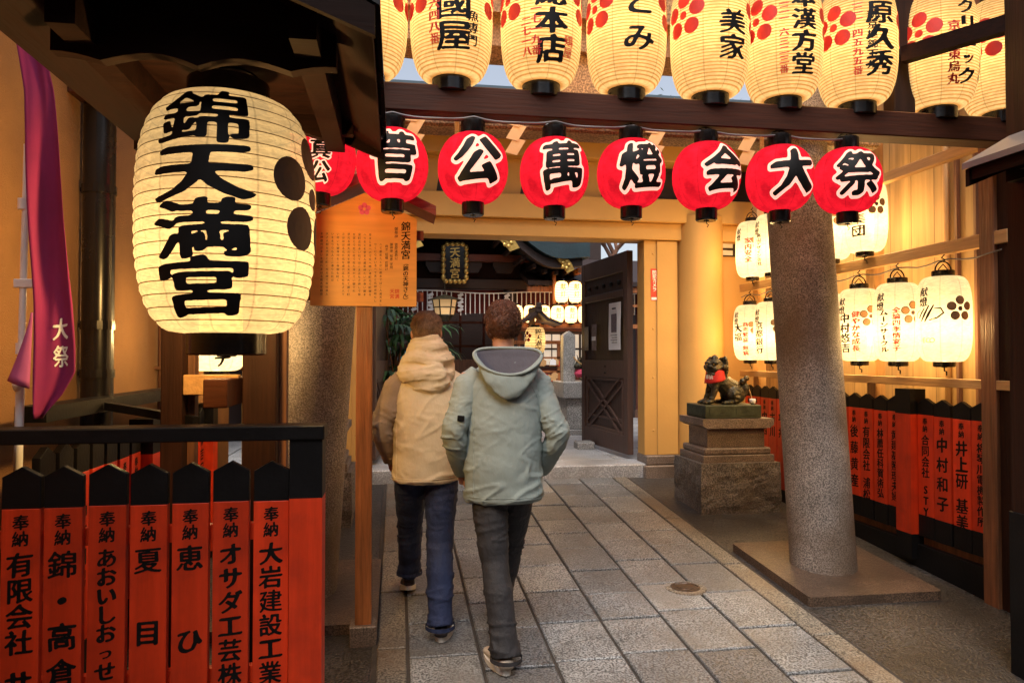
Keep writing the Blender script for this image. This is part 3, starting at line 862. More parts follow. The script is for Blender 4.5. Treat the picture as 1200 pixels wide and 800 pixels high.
# -- fence along the left wall (faces the path)
f2 = thing('red_fence', 'dim red and black name board fence along the plaster wall behind the lantern', 'fence', (-1.34, 2.95, -0.13), PI / 2)
me2 = slat_mesh(0.128, *SZ)
txt2 = ['青木商店', '丸太町', '中川和男', '有限会社京', '小林正一', '株式会社錦', '田中千代', '山口工務店', '高橋', '井上', '錦市場青年会', '松本', '京都', '西村屋', '吉田', '河内', '大橋', '森川', '堀川', '上田']
for i in range(17):
    if i % 8 == 7: fence_post(f2, 0.1 + i * 0.16, 1.3, 1.115, 0.13); continue
    s = link('slat', me2); s.parent = f2; s.location = (0.1 + i * 0.16, 0, random.uniform(-0.003, 0.003))
    slat_text(s, txt2[i], 0.128, SZ[2], SZ[1], 0.085, 0.05, 0.095)
bm = newbm(); add_box(bm, 0.0, -0.05, 1.385, 2.8, 0.06, 1.445); add_box(bm, 0.0, 0.016, 0.98, 2.8, 0.05, 1.04); add_box(bm, 0, 0.016, 0.1, 2.8, 0.05, 0.24)
obj('rail', bm, M['black_paint'], f2, world=False)
bm = newbm()
beam(bm, (0.55, -0.06, 1.41), (0.3, -0.5, 1.36), 0.035, 0.035)
obj('brace', bm, M['black_paint'], f2, world=False)

# -- fence along the right wall: local x runs towards the camera
f3 = thing('red_fence', 'long vermilion name board fence under the rack of white lanterns', 'fence', (3.6, 7.2, 0), -PI / 2)
me3 = slat_mesh(0.148, *(0.26, 0.41, 1.10, 1.215))
names3 = {5.27: '後藤黄産', 5.12: '有限会社 浦松', 4.96: '林薦任科賀術弘', 4.80: '黄建基照理夫婦', 4.485: '合同会社 STY', 4.33: '中村和子', 4.165: '井上研 基美', 4.01: '将琴川電機製作所', 3.85: '山田'}
ylist = [5.27, 5.12, 4.96, 4.80, 4.485, 4.33, 4.165, 4.01, 4.99 - 1e-9][:8] + [5.43 + 0.158 * i for i in range(11)]
oth = ['鎌田石材店', '吉村', '岡本直子', '西田商会', '山崎', '東 洋', '平井', '古川', '中西', '三宅', '北野']
for i, y in enumerate(ylist):
    if i - 8 in (5,): fence_post(f3, 7.2 - y, 1.275, 1.10, 0.15); continue
    s = link('slat', me3); s.parent = f3; s.location = (7.2 - y, 0, random.uniform(-0.003, 0.003)); s.rotation_euler = (0, random.uniform(-0.004, 0.004), 0)
    t = names3.get(y, oth[(i - 8) % 11])
    n = len(t.replace(' ', ''))
    st = min(0.13, 0.52 / max(1, n))
    slat_text(s, t, 0.148, 1.10, 0.41, min(0.105, st * 1.02), 0.05, st)
fence_post(f3, 7.2 - 4.643, 1.275, 1.10, 0.155)
bm = newbm()
for z, a in ((0.33, 0.03), (1.04, 0.03)): add_box(bm, 0.05, 0.017, z - a, 3.24, 0.06, z + a)
obj('back_rail', bm, M['black_paint'], f3, world=False)
bm = newbm(); add_box(bm, 0.05, 0.03, 0.19, 3.24, 0.05, 0.27); obj('lower_board', bm, M['brown_post'], f3, world=False)
bm = newbm(); add_box(bm, 0.02, -0.02, -0.05, 3.23, 0.03, 0.2); obj('kick_board', bm, M['black_paint'], f3, world=False)

# ================================================================ TORII
tor = thing('torii_gate', 'granite torii whose round leaning pillars flank the paved path', 'torii', (1.15, 4.55, 0.05))
for sg, xb, xt in ((-1, -0.57, -0.36), (1, 2.86, 2.64)):
    bm = newbm()
    z0 = 0.03
    zz = [z0, 0.4, 1.0, 1.6, 2.2, 2.8, 3.4]
    add_tube(bm, [(xb + (xt - xb) * (z - z0) / (3.4 - z0), 4.55, z) for z in zz], [0.212 - 0.0015 * i for i in range(7)], 40)
    obj('pillar', bm, M['granite_pillar'], tor, smooth=True, angle=50)
    bm = newbm()
    add_box(bm, xb - 0.42, 4.03, -0.2, xb + 0.47, 5.05, 0.09, 0.02)
    for v in bm.verts:
        if v.co.z > 0: v.co.z = gz(v.co.y) + 0.055 + 0.004 * math.sin(v.co.x * 9)
    obj('base_slab', bm, M['slab_brown'], tor)
bm = newbm(); add_box(bm, -0.95, 4.44, 2.92, 3.25, 4.66, 3.13, 0.015); obj('tie_beam', bm, M['torii_stone'], tor)
bm = newbm(); add_box(bm, 0.96, 4.45, 3.13, 1.36, 4.65, 3.42, 0.01); obj('centre_strut', bm, M['torii_stone'], tor)
bm = newbm()
add_prism(bm, [(-1.25 , 3.50), (0.2, 3.42), (2.1, 3.42), (3.55, 3.50), (3.6, 3.66), (2.1, 3.6), (0.2, 3.6), (-1.3, 3.66)], 'y', 4.4, 4.7)
obj('lintel', bm, M['torii_stone'], tor)
bm = newbm()
add_prism(bm, [(-1.4 , 3.68), (0.2, 3.602), (2.1, 3.602), (3.7, 3.68), (3.78, 3.9), (2.1, 3.79), (0.2, 3.79), (-1.48, 3.9)], 'y', 4.34, 4.76)
obj('crown_beam', bm, M['torii_stone'], tor)

# straw rope with paper streamers
sh = thing('sacred_rope', 'twisted straw rope tied across the torii with loose ends', 'rope', (1.15, 4.36, 3.05))
bm = newbm()
N = 260
for ph in (0, 2 * PI / 3, 4 * PI / 3):
    pts = []; rr = []
    for i in range(N + 1):
        t = i / N; x = -0.75 + 3.75 * t
        r = 0.03 + 0.028 * math.sin(PI * t)
        a = ph + t * 46
        z = 3.0 - 0.02 * math.sin(PI * t)
        pts.append((x, 4.33 + r * 0.6 * math.cos(a), z + r * 0.6 * math.sin(a))); rr.append(r * 0.72)
    add_tube(bm, pts, rr, 7)
rs = random.Random(2)
for i in range(260):
    x = rs.uniform(0.9, 2.9); p = Vector((x, 4.33 + rs.uniform(-0.05, 0.03), 3.03 + rs.uniform(-0.02, 0.04)))
    q = p + Vector((rs.uniform(-0.12, 0.12), rs.uniform(-0.05, 0.02), rs.uniform(-0.02, 0.07)))
    add_tube(bm, [p, (p + q) / 2 + Vector((0, 0, 0.01)), q], 0.0025, 3, cap=False)
obj('twist', bm, M['rope'], sh, smooth=True)
bm = newbm()
add_tube(bm, [(2.38 + 0.1 * math.cos(a) , 4.27, 3.02 + 0.075 * math.sin(a)) for a in [0.2 + 0.25 * k for k in range(20)]], 0.028, 8)
add_tube(bm, [(2.48, 4.25, 3.0), (2.6, 4.22, 2.93), (2.75, 4.25, 2.9)], 0.03, 8)
obj('knot', bm, M['rope'], sh, smooth=True)
bm = newbm()
for x in (0.35, 0.98, 1.62, 2.3):
    for k in range(9):
        a = k * 0.7
        add_tube(bm, [(x + 0.008 * math.cos(a), 4.3 + 0.008 * math.sin(a), 2.98), (x + 0.016 * math.cos(a), 4.3 + 0.016 * math.sin(a), 2.62 - 0.03 * (k % 3)), ], 0.0035, 4)
obj('tassel', bm, M['rope'], sh)
def shide(x, y, z, s, lab, m='shide'):
    bm = newbm()
    w, h, d = 0.075 * s, 0.105 * s, 0.055 * s
    px, pz = 0.0, 0.0
    for k in range(3):
        q = [(px, pz), (px + w, pz - 0.012 * s), (px + w - d, pz - h), (px - d, pz - h + 0.012 * s)]
        yy = 0.005 * k
        add_prism(bm, q, 'y', yy, yy + 0.0015)
        px += w * 0.35 - d * 0.55; pz -= h * 0.80
    bmesh.ops.rotate(bm, verts=bm.verts, cent=(0, 0, 0), matrix=Matrix.Rotation(random.uniform(-0.25, 0.25), 3, 'Z'))
    bmesh.ops.translate(bm, verts=bm.verts, vec=(x, y, z))
    return tag(obj('paper_streamer', bm, M[m]), lab, 'paper streamer', 'zigzag paper streamers on the straw rope')
shide(0.09, 4.27, 2.985, 1.0, 'zigzag paper streamer between the red lanterns bearing 菅 and 公')
shide(0.70, 4.27, 2.985, 1.0, 'zigzag paper streamer between the red lanterns bearing 公 and 萬')
shide(1.57, 4.27, 2.985, 1.0, 'zigzag paper streamer between the red lanterns bearing 燈 and 会')
shide(2.18, 4.27, 2.985, 1.0, 'zigzag paper streamer between the red lanterns bearing 会 and 大')

# ================================================================ TIMBER FRAME over the path
tf = thing('timber_frame', 'dark timber beam and struts spanning the path that carry both rows of lanterns', 'timber frame', (1.2, 3.65, 0))
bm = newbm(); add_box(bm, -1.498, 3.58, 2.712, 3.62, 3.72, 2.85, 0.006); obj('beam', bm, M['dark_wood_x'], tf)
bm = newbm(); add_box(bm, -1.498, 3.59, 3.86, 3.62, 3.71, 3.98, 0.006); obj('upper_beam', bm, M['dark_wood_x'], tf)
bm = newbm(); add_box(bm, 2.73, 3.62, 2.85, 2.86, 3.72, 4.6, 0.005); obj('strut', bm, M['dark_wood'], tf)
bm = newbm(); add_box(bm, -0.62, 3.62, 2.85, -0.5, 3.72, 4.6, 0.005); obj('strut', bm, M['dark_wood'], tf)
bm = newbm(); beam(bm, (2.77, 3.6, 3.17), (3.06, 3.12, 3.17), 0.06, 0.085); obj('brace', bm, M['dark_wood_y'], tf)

# wire for the red lanterns
bm = newbm()
pts = []
rx = [-0.375, -0.024, 0.374, 0.79, 1.197, 1.609, 2.026, 2.421]
for a, b in zip(rx, rx[1:]):
    for k in range(8):
        t = k / 8; pts.append((a + (b - a) * t, 3.555 + 0.01 * math.sin(9 * t), 2.69 - 0.022 * math.sin(PI * t) - 0.004 * a))
add_tube(bm, pts, 0.0055, 6)
tag(obj('power_cable', bm, M['grey_metal'], smooth=True), 'thin grey cable looping between the tops of the red lanterns', 'cable')

# ================================================================ LANTERN SHELTERS
def shelter(name, label, xc, yn, yf, halfw, ze, rise, posts, yp, metal, right=False):
    t = thing(name, label, 'shelter', (xc, (yn + yf) / 2, 0))
    for sg in (-1, 1):
        bm = newbm()
        th = 0.05
        add_prism(bm, [(xc + sg * halfw, ze), (xc + sg * halfw, ze + 0.06), (xc, ze + rise + 0.06), (xc, ze + rise)], 'y', yn, yf)
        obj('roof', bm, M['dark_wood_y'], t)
        bm = newbm()
        add_prism(bm, [(xc + sg * (halfw + 0.025), ze + 0.055), (xc + sg * (halfw + 0.025), ze + 0.085), (xc + sg * 0.0, ze + rise + 0.10), (xc, ze + rise + 0.062)], 'y', yn - 0.03, yf + 0.03)
        obj('roof_cladding', bm, M[metal], t)
        for yy, y2 in ((yn - 0.025, yn - 0.001), (yf + 0.001, yf + 0.025)):
            bm = newbm()
            add_prism(bm, [(xc + sg * (halfw + 0.01), ze - 0.03), (xc + sg * (halfw + 0.01), ze + 0.055), (xc + sg * 0.002, ze + rise + 0.06), (xc + sg * 0.002, ze + rise - 0.09), (xc + sg * halfw * 0.5, ze + rise * 0.5 - 0.07)], 'y', yy, y2)
            obj('bargeboard', bm, M['roof_board'], t)
    bm = newbm(); add_box(bm, xc - 0.05, yn + 0.03, ze + rise - 0.13, xc + 0.05, yf - 0.03, ze + rise - 0.03); obj('ridge_beam', bm, M['dark_wood_y'], t)
    for sg in (-1, 1):
        bm = newbm(); add_box(bm, xc + sg * halfw * 0.62 - 0.04, yn + 0.08, ze - 0.01, xc + sg * halfw * 0.62 + 0.04, yf - 0.02, ze + 0.09); obj('plate_beam', bm, M['roof_board'], t)
    # boards across with a cusped lower edge
    for yy in (yn + 0.22, yf - 0.2):
        prof = []
        W = halfw * 0.78
        for i in range(25):
            u = -1 + 2 * i / 24
            z = ze + (-0.055 if yy < (yn + yf) / 2 and not right else 0.0) + 0.035 * abs(math.sin(u * PI * 1.5)) * (1 - 0.4 * abs(u))
            prof.append((xc + u * W, z))
        prof += [(xc + W, ze + 0.10), (xc + 0.0, ze + rise - 0.04), (xc - W, ze + 0.10)]
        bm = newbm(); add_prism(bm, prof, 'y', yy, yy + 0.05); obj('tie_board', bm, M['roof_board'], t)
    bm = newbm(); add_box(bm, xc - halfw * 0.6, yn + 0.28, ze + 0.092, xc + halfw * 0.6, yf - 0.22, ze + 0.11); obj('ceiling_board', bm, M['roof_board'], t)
    for x0, x1, m in posts:
        bm = newbm(); add_box(bm, x0, yp - 0.07, gz(yp) - 0.05, x1, yp + 0.07, ze + 0.1 if not right else 4.3, 0.004); obj('post', bm, M[m], t)
    return t
shL = shelter('lantern_shelter', 'small dark gabled roof on posts sheltering the giant cream lantern', -0.61, 2.12, 3.42, 0.535, 2.45, 0.30,
              [(-0.97, -0.885, 'dark_wood'), (-0.645, -0.505, 'dark_wood')], 3.28, 'black_metal')
bm = newbm(); add_box(bm, -0.884, 3.29, 0.0, -0.855, 3.35, 2.5); add_box(bm, -0.504, 3.29, 0, -0.476, 3.35, 2.5); obj('post_side', bm, M['brown_post'], shL)  # lighter wood strips standing in for the lit side faces of the posts
bm = newbm(); add_box(bm, -0.88, 3.20, 1.34, -0.66, 3.26, 1.425, 0.004); obj('cross_bar', bm, M['light_wood'], shL)
bm = newbm(); add_box(bm, -0.745, 2.98, 1.30, -0.655, 3.5, 1.412, 0.004); obj('stub_beam', bm, M['dark_wood_x'], shL)
shR = shelter('lantern_shelter', 'grey edged shelter roof on a dark column beside the rack of white lanterns', 3.32, 2.0, 3.12, 0.56, 2.36, 0.32,
              [(3.0, 3.16, 'dark_wood')], 3.1, 'grey_metal', True)
bm = newbm(); add_box(bm, 2.993, 3.022, -0.1, 3.167, 3.178, 0.74, 0.003); obj('post_shoe', bm, M['black_paint'], shR)
bm = newbm(); add_box(bm, 3.18, 3.0, 0.75, 3.34, 3.16, 2.3); obj('post_side', bm, M['red_wood'], shR)

# ================================================================ RIGHT RACK
rk = thing('lantern_rack', 'light wooden rack of rails on uprights holding white lanterns along the plank wall', 'rack', (3.6, 5.4, 0))
for z0, z1, ya in ((1.300, 1.358, 3.72), (2.178, 2.258, 3.76), (2.79, 2.86, 3.95)):
    bm = newbm(); add_box(bm, 3.56, ya, z0, 3.62, 7.15, z1, 0.003); obj('rail', bm, M['light_wood'], rk)
for y in (5.12, 6.95):
    bm = newbm(); add_box(bm, 3.63, y - 0.05, 0.0, 3.72, y + 0.05, 4.2, 0.003); obj('upright', bm, M['light_wood_z'], rk)
bm = newbm(); add_box(bm, 3.555, 3.855, -0.05, 3.70, 3.968, 4.2, 0.005); obj('post', bm, M['rack_post'], rk)
bm = newbm(); add_box(bm, 3.58, 3.74, -0.05, 3.7, 3.852, 4.2); obj('post', bm, M['dark_wood'], rk)

# ================================================================ GATE
gt = thing('shrine_gate', 'ochre painted gatehouse with thick lintel and round column at the end of the path', 'gate', (1.15, 7.45, FLOOR))
for sg, x0, x1 in ((1, 2.60, 2.97), (-1, -0.67, -0.30)):
    bm = newbm()
    add_box(bm, x0, 7.40, 0.46, x1, 7.62, 2.74, 0.004)
    obj('pier', bm, M['ochre'], gt)
    bm = newbm()
    xa = x0 if sg > 0 else x1
    add_box(bm, min(x0, x1) + (0.14 if sg > 0 else 0.0), 7.385, 0.463, min(x0, x1) + (0.37 if sg > 0 else 0.23), 7.3995, 2.735, 0.003)
    for z in (0.72, 1.28, 1.8, 2.32, 2.6):
        add_ell(bm, (x0 + (0.1 if sg > 0 else 0.27), 7.398, z), (0.011, 0.006, 0.011), 8)
    obj('pilaster', bm, M['ochre'], gt)
    bm = newbm(); add_box(bm, x0 - 0.03, 7.30, 0.05, x1 + 0.03, 7.66, 0.36, 0.012); add_box(bm, x0 - 0.005, 7.335, 0.36, x1 + 0.005, 7.64, 0.46, 0.012); obj('plinth', bm, M['stone_brown'], gt)
    xc = 3.24 if sg > 0 else -0.94
    bm = newbm(); add_cyl(bm, (xc, 7.45), 0.265, 0.3, 3.0, 40, 0.25); obj('column', bm, M['ochre'], gt, smooth=True, angle=50)
    bm = newbm(); add_cyl(bm, (xc, 7.45), 0.32, 0.05, 0.31, 32); obj('column_base', bm, M['stone_brown'], gt, smooth=True, angle=50)
bm = newbm(); add_box(bm, -1.5, 7.46, -0.2, -0.67, 7.60, 2.74); obj('side_wall', bm, M['ochre'], gt)
bm = newbm(); add_box(bm, 2.97, 7.5, -0.2, 3.9, 7.64, 2.60); obj('side_wall', bm, M['ochre'], gt)
bm = newbm(); add_box(bm, 2.97, 7.5, 2.86, 3.9, 7.64, 3.2); obj('side_wall', bm, M['ochre'], gt)
bm = newbm(); add_box(bm, 3.3, 7.52, 2.6, 3.9, 7.60, 2.86); obj('vent_frame', bm, M['hall_wood'], gt)
bm = newbm()
for k in range(3): add_box(bm, 3.54, 7.505, 2.62 + 0.08 * k, 3.66, 7.518, 2.672 + 0.08 * k)
obj('vent_sky_patch', bm, M['white_paper'], gt)  # white sheets standing in for bright sky seen through the vent
bm = newbm(); add_box(bm, -1.5, 7.36, 2.745, 3.9, 7.66, 2.92, 0.006); obj('lintel', bm, M['ochre'], gt)
bm = newbm(); add_box(bm, -1.5, 7.30, 2.923, 3.9, 7.66, 3.17, 0.006); obj('lintel_cap', bm, M['ochre'], gt)
bm = newbm()
add_box(bm, -1.5, 7.55, 3.17, 3.9, 7.62, 3.56)
obj('recess_panel', bm, M['hall_wood'], gt)
bm = newbm()
for x in (-0.9, 0.28, 1.15, 2.02, 3.2):
    bm = newbm(); add_prism(bm, [(x - 0.17, 3.56), (x - 0.11, 3.17), (x + 0.11, 3.17), (x + 0.17, 3.56)], 'y', 7.42, 7.54)
    obj('strut', bm, M['ochre'], gt)
bm = newbm(); add_box(bm, -1.5, 7.28, 3.563, 3.9, 7.66, 3.76, 0.006); obj('upper_beam', bm, M['ochre'], gt)
bm = newbm()
for k in range(28):
    x = -1.45 + k * 0.19
    beam(bm, (x, 6.75, 3.80), (x, 8.3, 4.38), 0.07, 0.08)
obj('rafter', bm, M['post_wood'], gt)
bm = newbm(); add_prism(bm, [(6.65, 3.83), (6.65, 3.93), (7.5, 4.35), (8.35, 3.93), (8.35, 3.83), (7.5, 4.26)], 'x', -1.7, 4.2); obj('roof', bm, M['roof_teal'], gt)

def door_leaf(hx, hy, ang, length, mirror, full=True):
    """open leaf hinged at (hx, hy); local x runs from the hinge to the free edge"""
    d = thing('gate_door', 'dark panelled gate door standing open with a lattice cross at its foot' if full else 'second dark panelled gate door standing open behind the fan palm', 'door', (hx, hy, FLOOR), ang)
    L = length; H0, H1 = 0.06, 2.32
    # stiles and rails on the visible face (local -y or +y)
    f = 1 if mirror else -1
    def bx(bm, x0, z0, x1, z1, a=0.0, b=0.07, bev=0.004):
        y0, y1 = sorted((f * (0.0 - a), f * (b)))
        add_box(bm, x0, y0, z0, x1, y1, z1, bev)
    bm = newbm(); bx(bm, 0.03, H0 + 0.03, L - 0.03, H1 - 0.03, -0.02, 0.045, 0); obj('panel', bm, M['door_wood'], d, world=False)
    bm = newbm()
    bx(bm, 0, H0, 0.11, H1); bx(bm, L - 0.11, H0, L, H1)
    bx(bm, 0.11, H0, L - 0.11, H0 + 0.2, 0, 0.068); bx(bm, 0.11, 0.9, L - 0.11, 1.1, 0, 0.068); bx(bm, 0.11, 1.82, L - 0.11, 1.9, 0, 0.075); bx(bm, 0.11, 2.10, L - 0.11, H1, 0, 0.068)
    obj('door_frame', bm, M['door_rail'], d, world=False)
    bm = newbm()
    za, zb = 0.3, 0.86
    xa, xb = 0.2, L - 0.2
    bx(bm, xa - 0.05, za - 0.04, xb + 0.05, za, 0, 0.062); bx(bm, xa - 0.05, zb, xb + 0.05, zb + 0.04, 0, 0.062); bx(bm, xa - 0.05, za, xa - 0.01, zb, 0, 0.062); bx(bm, xb + 0.01, za, xb + 0.05, zb, 0, 0.062)
    for p, q in (((xa, za), (xb, zb)), ((xa, zb), (xb, za))):
        n = Vector((q[0] - p[0], q[1] - p[1])).normalized()
        for o in (-0.05, 0.05):
            ox, oz = -n.y * o, n.x * o
            beam(bm, (p[0] + ox, f * 0.055, p[1] + oz), (q[0] + ox, f * 0.055, q[1] + oz), 0.02 + 0.002 * (o > 0), 0.028)
    bx(bm, xa, za + 0.10, xb, za + 0.135, 0, 0.058)
    obj('lattice', bm, M['door_rail'], d, world=False)
    bm = newbm()
    for k in range(5):
        x = 0.26 + k * (L - 0.52) / 4
        add_lathe(bm, [(0.0, 0), (0.02, 0.0), (0.032, 0.02), (0.02, 0.04), (0.0, 0.04)], 5, (0, 0, 0), cap=False)
        vs = bm.verts[-25:]
        bmesh.ops.rotate(bm, verts=vs, cent=(0, 0, 0), matrix=Matrix.Rotation(PI / 2, 3, 'X'))
        bmesh.ops.translate(bm, verts=vs, vec=(x, f * 0.055 + 0.02, 1.99))
    obj('plum_boss', bm, M['black_paint'], d, world=False)
    if full:
        bm = newbm()
        for z in (0.95, 1.03): add_ell(bm, (L * 0.45, f * 0.07, z), (0.014, 0.01, 0.014), 8)
        obj('stud', bm, M['black_paint'], d, world=False)
    return d
a_ = math.atan2(1.62, -0.17)
dR = door_leaf(2.585, 7.72, a_, 1.44, True)
a2 = math.atan2(1.6, 0.12)
dL = door_leaf(-0.285, 7.72, a2, 1.6, False, False)
def on_door(x0, z0, x1, z1, m, name, label, cat, lift=0.078):
    t = thing(name, label, cat, (2.585, 7.72, FLOOR), a_)
    bm = newbm()
    n = 6
    for i in range(n):
        pass
    vs = []
    for i in range(n + 1):
        for j in range(2):
            u = i / n
            vs.append(bm.verts.new((x0 + (x1 - x0) * j, lift + 0.01 * math.sin(u * 5) * (0.4 if cat == 'poster' else 0), z0 + (z1 - z0) * u)))
    for i in range(n): bm.faces.new((vs[2 * i], vs[2 * i + 1], vs[2 * i + 3], vs[2 * i + 2]))
    r = bmesh.ops.extrude_face_region(bm, geom=bm.faces[:])
    for e in r['geom']:
        if isinstance(e, bmesh.types.BMVert): e.co.y -= 0.002
    obj('sheet', bm, M[m], t, world=False)
    return t
po = on_door(0.13, 1.22, 0.47, 1.76, 'white_paper', 'poster', 'white paper poster with a dark picture pinned on the open gate door', 'poster', 0.095)
bm = newbm(); add_box(bm, 0.22, 0.105, 1.42, 0.37, 0.107, 1.63); obj('picture', bm, M['photo_print'], po, world=False)
bm = newbm()
for k in range(4): add_box(bm, 0.2, 0.105, 1.30 + 0.028 * k, 0.36 + 0.03 * (k % 2), 0.106, 1.306 + 0.028 * k)
add_box(bm, 0.24, 0.105, 1.685, 0.35, 0.106, 1.70)
obj('caption', bm, M['ink'], po, world=False)
s1 = on_door(1.17, 1.22, 1.31, 1.52, 'grey_metal', 'talisman', 'bluish paper talisman nearest the free edge of the gate door', 'talisman')
s2 = on_door(0.9, 1.22, 1.06, 1.54, 'photo_print', 'talisman', 'dark paper talisman with a white band on the gate door', 'talisman')
bm = newbm(); add_box(bm, 0.915, 0.081, 1.34, 1.045, 0.083, 1.39); obj('band', bm, M['white_paper'], s2, world=False)
st = thing('door_stop', 'small grey stone block at the foot of the open gate door', 'door stop', (2.28, 8.7, FLOOR))
bm = newbm(); add_box(bm, 2.18, 8.62, FLOOR, 2.4, 8.84, FLOOR + 0.1, 0.015); obj('block', bm, M['stone_grey'], st)
sg_ = thing('wall_sticker', 'small red and white vertical sticker on the ochre gate pier', 'sticker', (2.68, 7.39, 2.2))
bm = newbm(); add_box(bm, 2.675, 7.396, 2.10, 2.755, 7.3985, 2.44); obj('sheet', bm, M['sticker_red'], sg_)
flat_text('lettering', column('防犯カメラ', 0, 2.425, 0.05, 0.045) , M['ink_white'], sg_, Vector((2.715, 7.396, 0)) - Vector(sg_.location), (1, 0, 0), (0, 0, 1), (0, -1, 0), 0.02, 0.0005, 0.0005)
bm = newbm(); add_box(bm, 2.68, 7.3945, 2.107, 2.75, 7.3958, 2.135); obj('white_strip', bm, M['white_paper'], sg_)

# ================================================================ GUARDIAN DOG ON ITS PEDESTAL
def pedestal(label):
    t = thing('stone_pedestal', label, 'pedestal', (2.97, 6.25, 0.15))
    bm = newbm()
    add_box(bm, 2.6, 5.95, 0.02, 3.335, 6.56, 0.575)
    bmesh.ops.subdivide_edges(bm, edges=bm.edges[:], cuts=14, use_grid_fill=True)
    crumple(bm, 0.018, (6, 6, 6), 3, 4, mask=lambda c: 1.0 if c.z < 0.55 else 0.2)
    obj('rough_base', bm, M['stone_rough'], t)
    bm = newbm(); add_box(bm, 2.635, 5.985, 0.57, 3.30, 6.52, 0.64, 0.006); obj('step', bm, M['stone_brown'], t)
    bm = newbm(); add_box(bm, 2.655, 6.005, 0.64, 3.28, 6.50, 0.70, 0.012); obj('step', bm, M['stone_brown'], t)
    bm = newbm(); add_box(bm, 2.70, 6.05, 0.70, 3.24, 6.46, 0.875, 0.004); obj('shaft', bm, M['stone_brown'], t)
    bm = newbm()
    add_prism(bm, [(2.68, 0.873), (2.635, 0.90), (2.635, 0.955), (3.30, 0.955), (3.30, 0.90), (3.26, 0.873)], 'y', 5.99, 6.52); obj('cornice', bm, M['stone_brown'], t)
    return t
pd = pedestal('square stone pedestal with rough base carrying the red bibbed guardian lion dog')
def komainu(label):
    t = thing('lion_dog_statue', label, 'statue', (2.94, 6.24, 0.957))
    # bronze plinth
    bm = newbm(); add_box(bm, -0.265, -0.21, 0, 0.265, 0.21, 0.115, 0.006); obj('plinth', bm, M['verdigris'], t, world=False)
    bm = newbm()
    for x in (-0.125, 0.125): add_box(bm, x - 0.1, -0.2135, 0.025, x + 0.1, -0.209, 0.09)
    add_box(bm, -0.2685, -0.16, 0.025, -0.264, 0.16, 0.09)
    obj('panel', bm, M['verdigris'], t, world=False)
    z0 = 0.115
    bm = newbm()
    # local: faces -x, spectator at -y
    add_ell(bm, (0.07, 0, z0 + 0.13), (0.105, 0.075, 0.095))                       # haunch mass
    add_tube(bm, [(0.10, 0, z0 + 0.12), (0.02, 0, z0 + 0.17), (-0.05, 0, z0 + 0.215), (-0.085, 0, z0 + 0.27)], [0.085, 0.085, 0.08, 0.07], 14)   # trunk to chest
    add_ell(bm, (-0.085, 0, z0 + 0.22), (0.062, 0.072, 0.085))
    for s in (-1, 1):
        add_tube(bm, [(-0.085, s * 0.055, z0 + 0.23), (-0.10, s * 0.062, z0 + 0.15), (-0.125, s * 0.06, z0 + 0.075), (-0.145, s * 0.06, z0 + 0.02)], [0.042, 0.034, 0.026, 0.026], 10)
        add_ell(bm, (-0.165, s * 0.06, z0 + 0.02), (0.042, 0.03, 0.022))
        for k in (-1, 0, 1): add_ell(bm, (-0.2, s * 0.06 + k * 0.018, z0 + 0.014), (0.017, 0.011, 0.014), 8)
        add_ell(bm, (0.09, s * 0.075, z0 + 0.085), (0.085, 0.045, 0.082))            # thigh
        add_tube(bm, [(0.04, s * 0.09, z0 + 0.09), (0.11, s * 0.098, z0 + 0.05), (0.06, s * 0.098, z0 + 0.02)], [0.04, 0.028, 0.024], 8)
        add_ell(bm, (0.01, s * 0.098, z0 + 0.018), (0.055, 0.03, 0.02))
        for k in (-1, 0, 1): add_ell(bm, (-0.04, s * 0.098 + k * 0.017, z0 + 0.013), (0.016, 0.01, 0.013), 8)
    # neck and head, turned to the spectator
    hd = Matrix.Rotation(R_(38), 3, 'Z')
    hc = Vector((-0.085, -0.015, z0 + 0.335))
    def H(x, y, z): return hc + hd @ (Vector((x, y, z)) * 1.12)
    add_ell(bm, hc, (0.082, 0.084, 0.08))
    add_ell(bm, H(-0.045, 0, -0.014), (0.046, 0.068, 0.04), rot=hd)                   # muzzle
    add_ell(bm, H(-0.04, 0, -0.058), (0.045, 0.056, 0.02), rot=hd)                  # jaw
    add_ell(bm, H(-0.088, 0, 0.004), (0.016, 0.034, 0.018), 10, rot=hd)                 # nose
    for s in (-1, 1):
        add_ell(bm, H(-0.06, s * 0.034, 0.034), (0.028, 0.03, 0.018), 10, rot=hd)     # brow
        add_ell(bm, H(0.01, s * 0.085, 0.0), (0.034, 0.016, 0.03), 10, rot=hd)       # ear
    for k in range(64):                                                           # mane curls
        a = k * 2.4; zz = -0.11 + 0.19 * (k / 64)
        r = 0.085 * math.sqrt(max(0.1, 1 - (zz / 0.13) ** 2))
        p = H(0.035 + 0.05 * abs(math.cos(a)), r * math.sin(a), zz)
        add_ell(bm, p, (0.019, 0.019, 0.019), 8)
    add_ell(bm, H(0.0, 0, 0.072), (0.035, 0.035, 0.03), 8)
    # tail
    add_tube(bm, [(0.15, 0, z0 + 0.06), (0.20, 0, z0 + 0.09), (0.215, 0, z0 + 0.14), (0.20, 0, z0 + 0.19)], [0.03, 0.035, 0.045, 0.03], 10)
    for k in range(5): add_ell(bm, (0.2 + 0.03 * math.cos(k * 1.3), 0.03 * math.sin(k * 1.3), z0 + 0.13 + 0.025 * k), (0.027, 0.027, 0.027), 8)
    b2 = remesh(bm, 0.0065, 2)
    crumple(b2, 0.004, (45, 45, 45), 2, 2)
    obj('body', b2, M['bronze'], t, smooth=True, world=False)
    bm = newbm()
    for s in (-1, 1): add_ell(bm, H(-0.075, s * 0.03, 0.022), (0.009, 0.009, 0.007), 8)
    obj('eye', bm, M['gold'], t, world=False)
    # bib: wraps the chest
    bm = newbm()
    rows = []
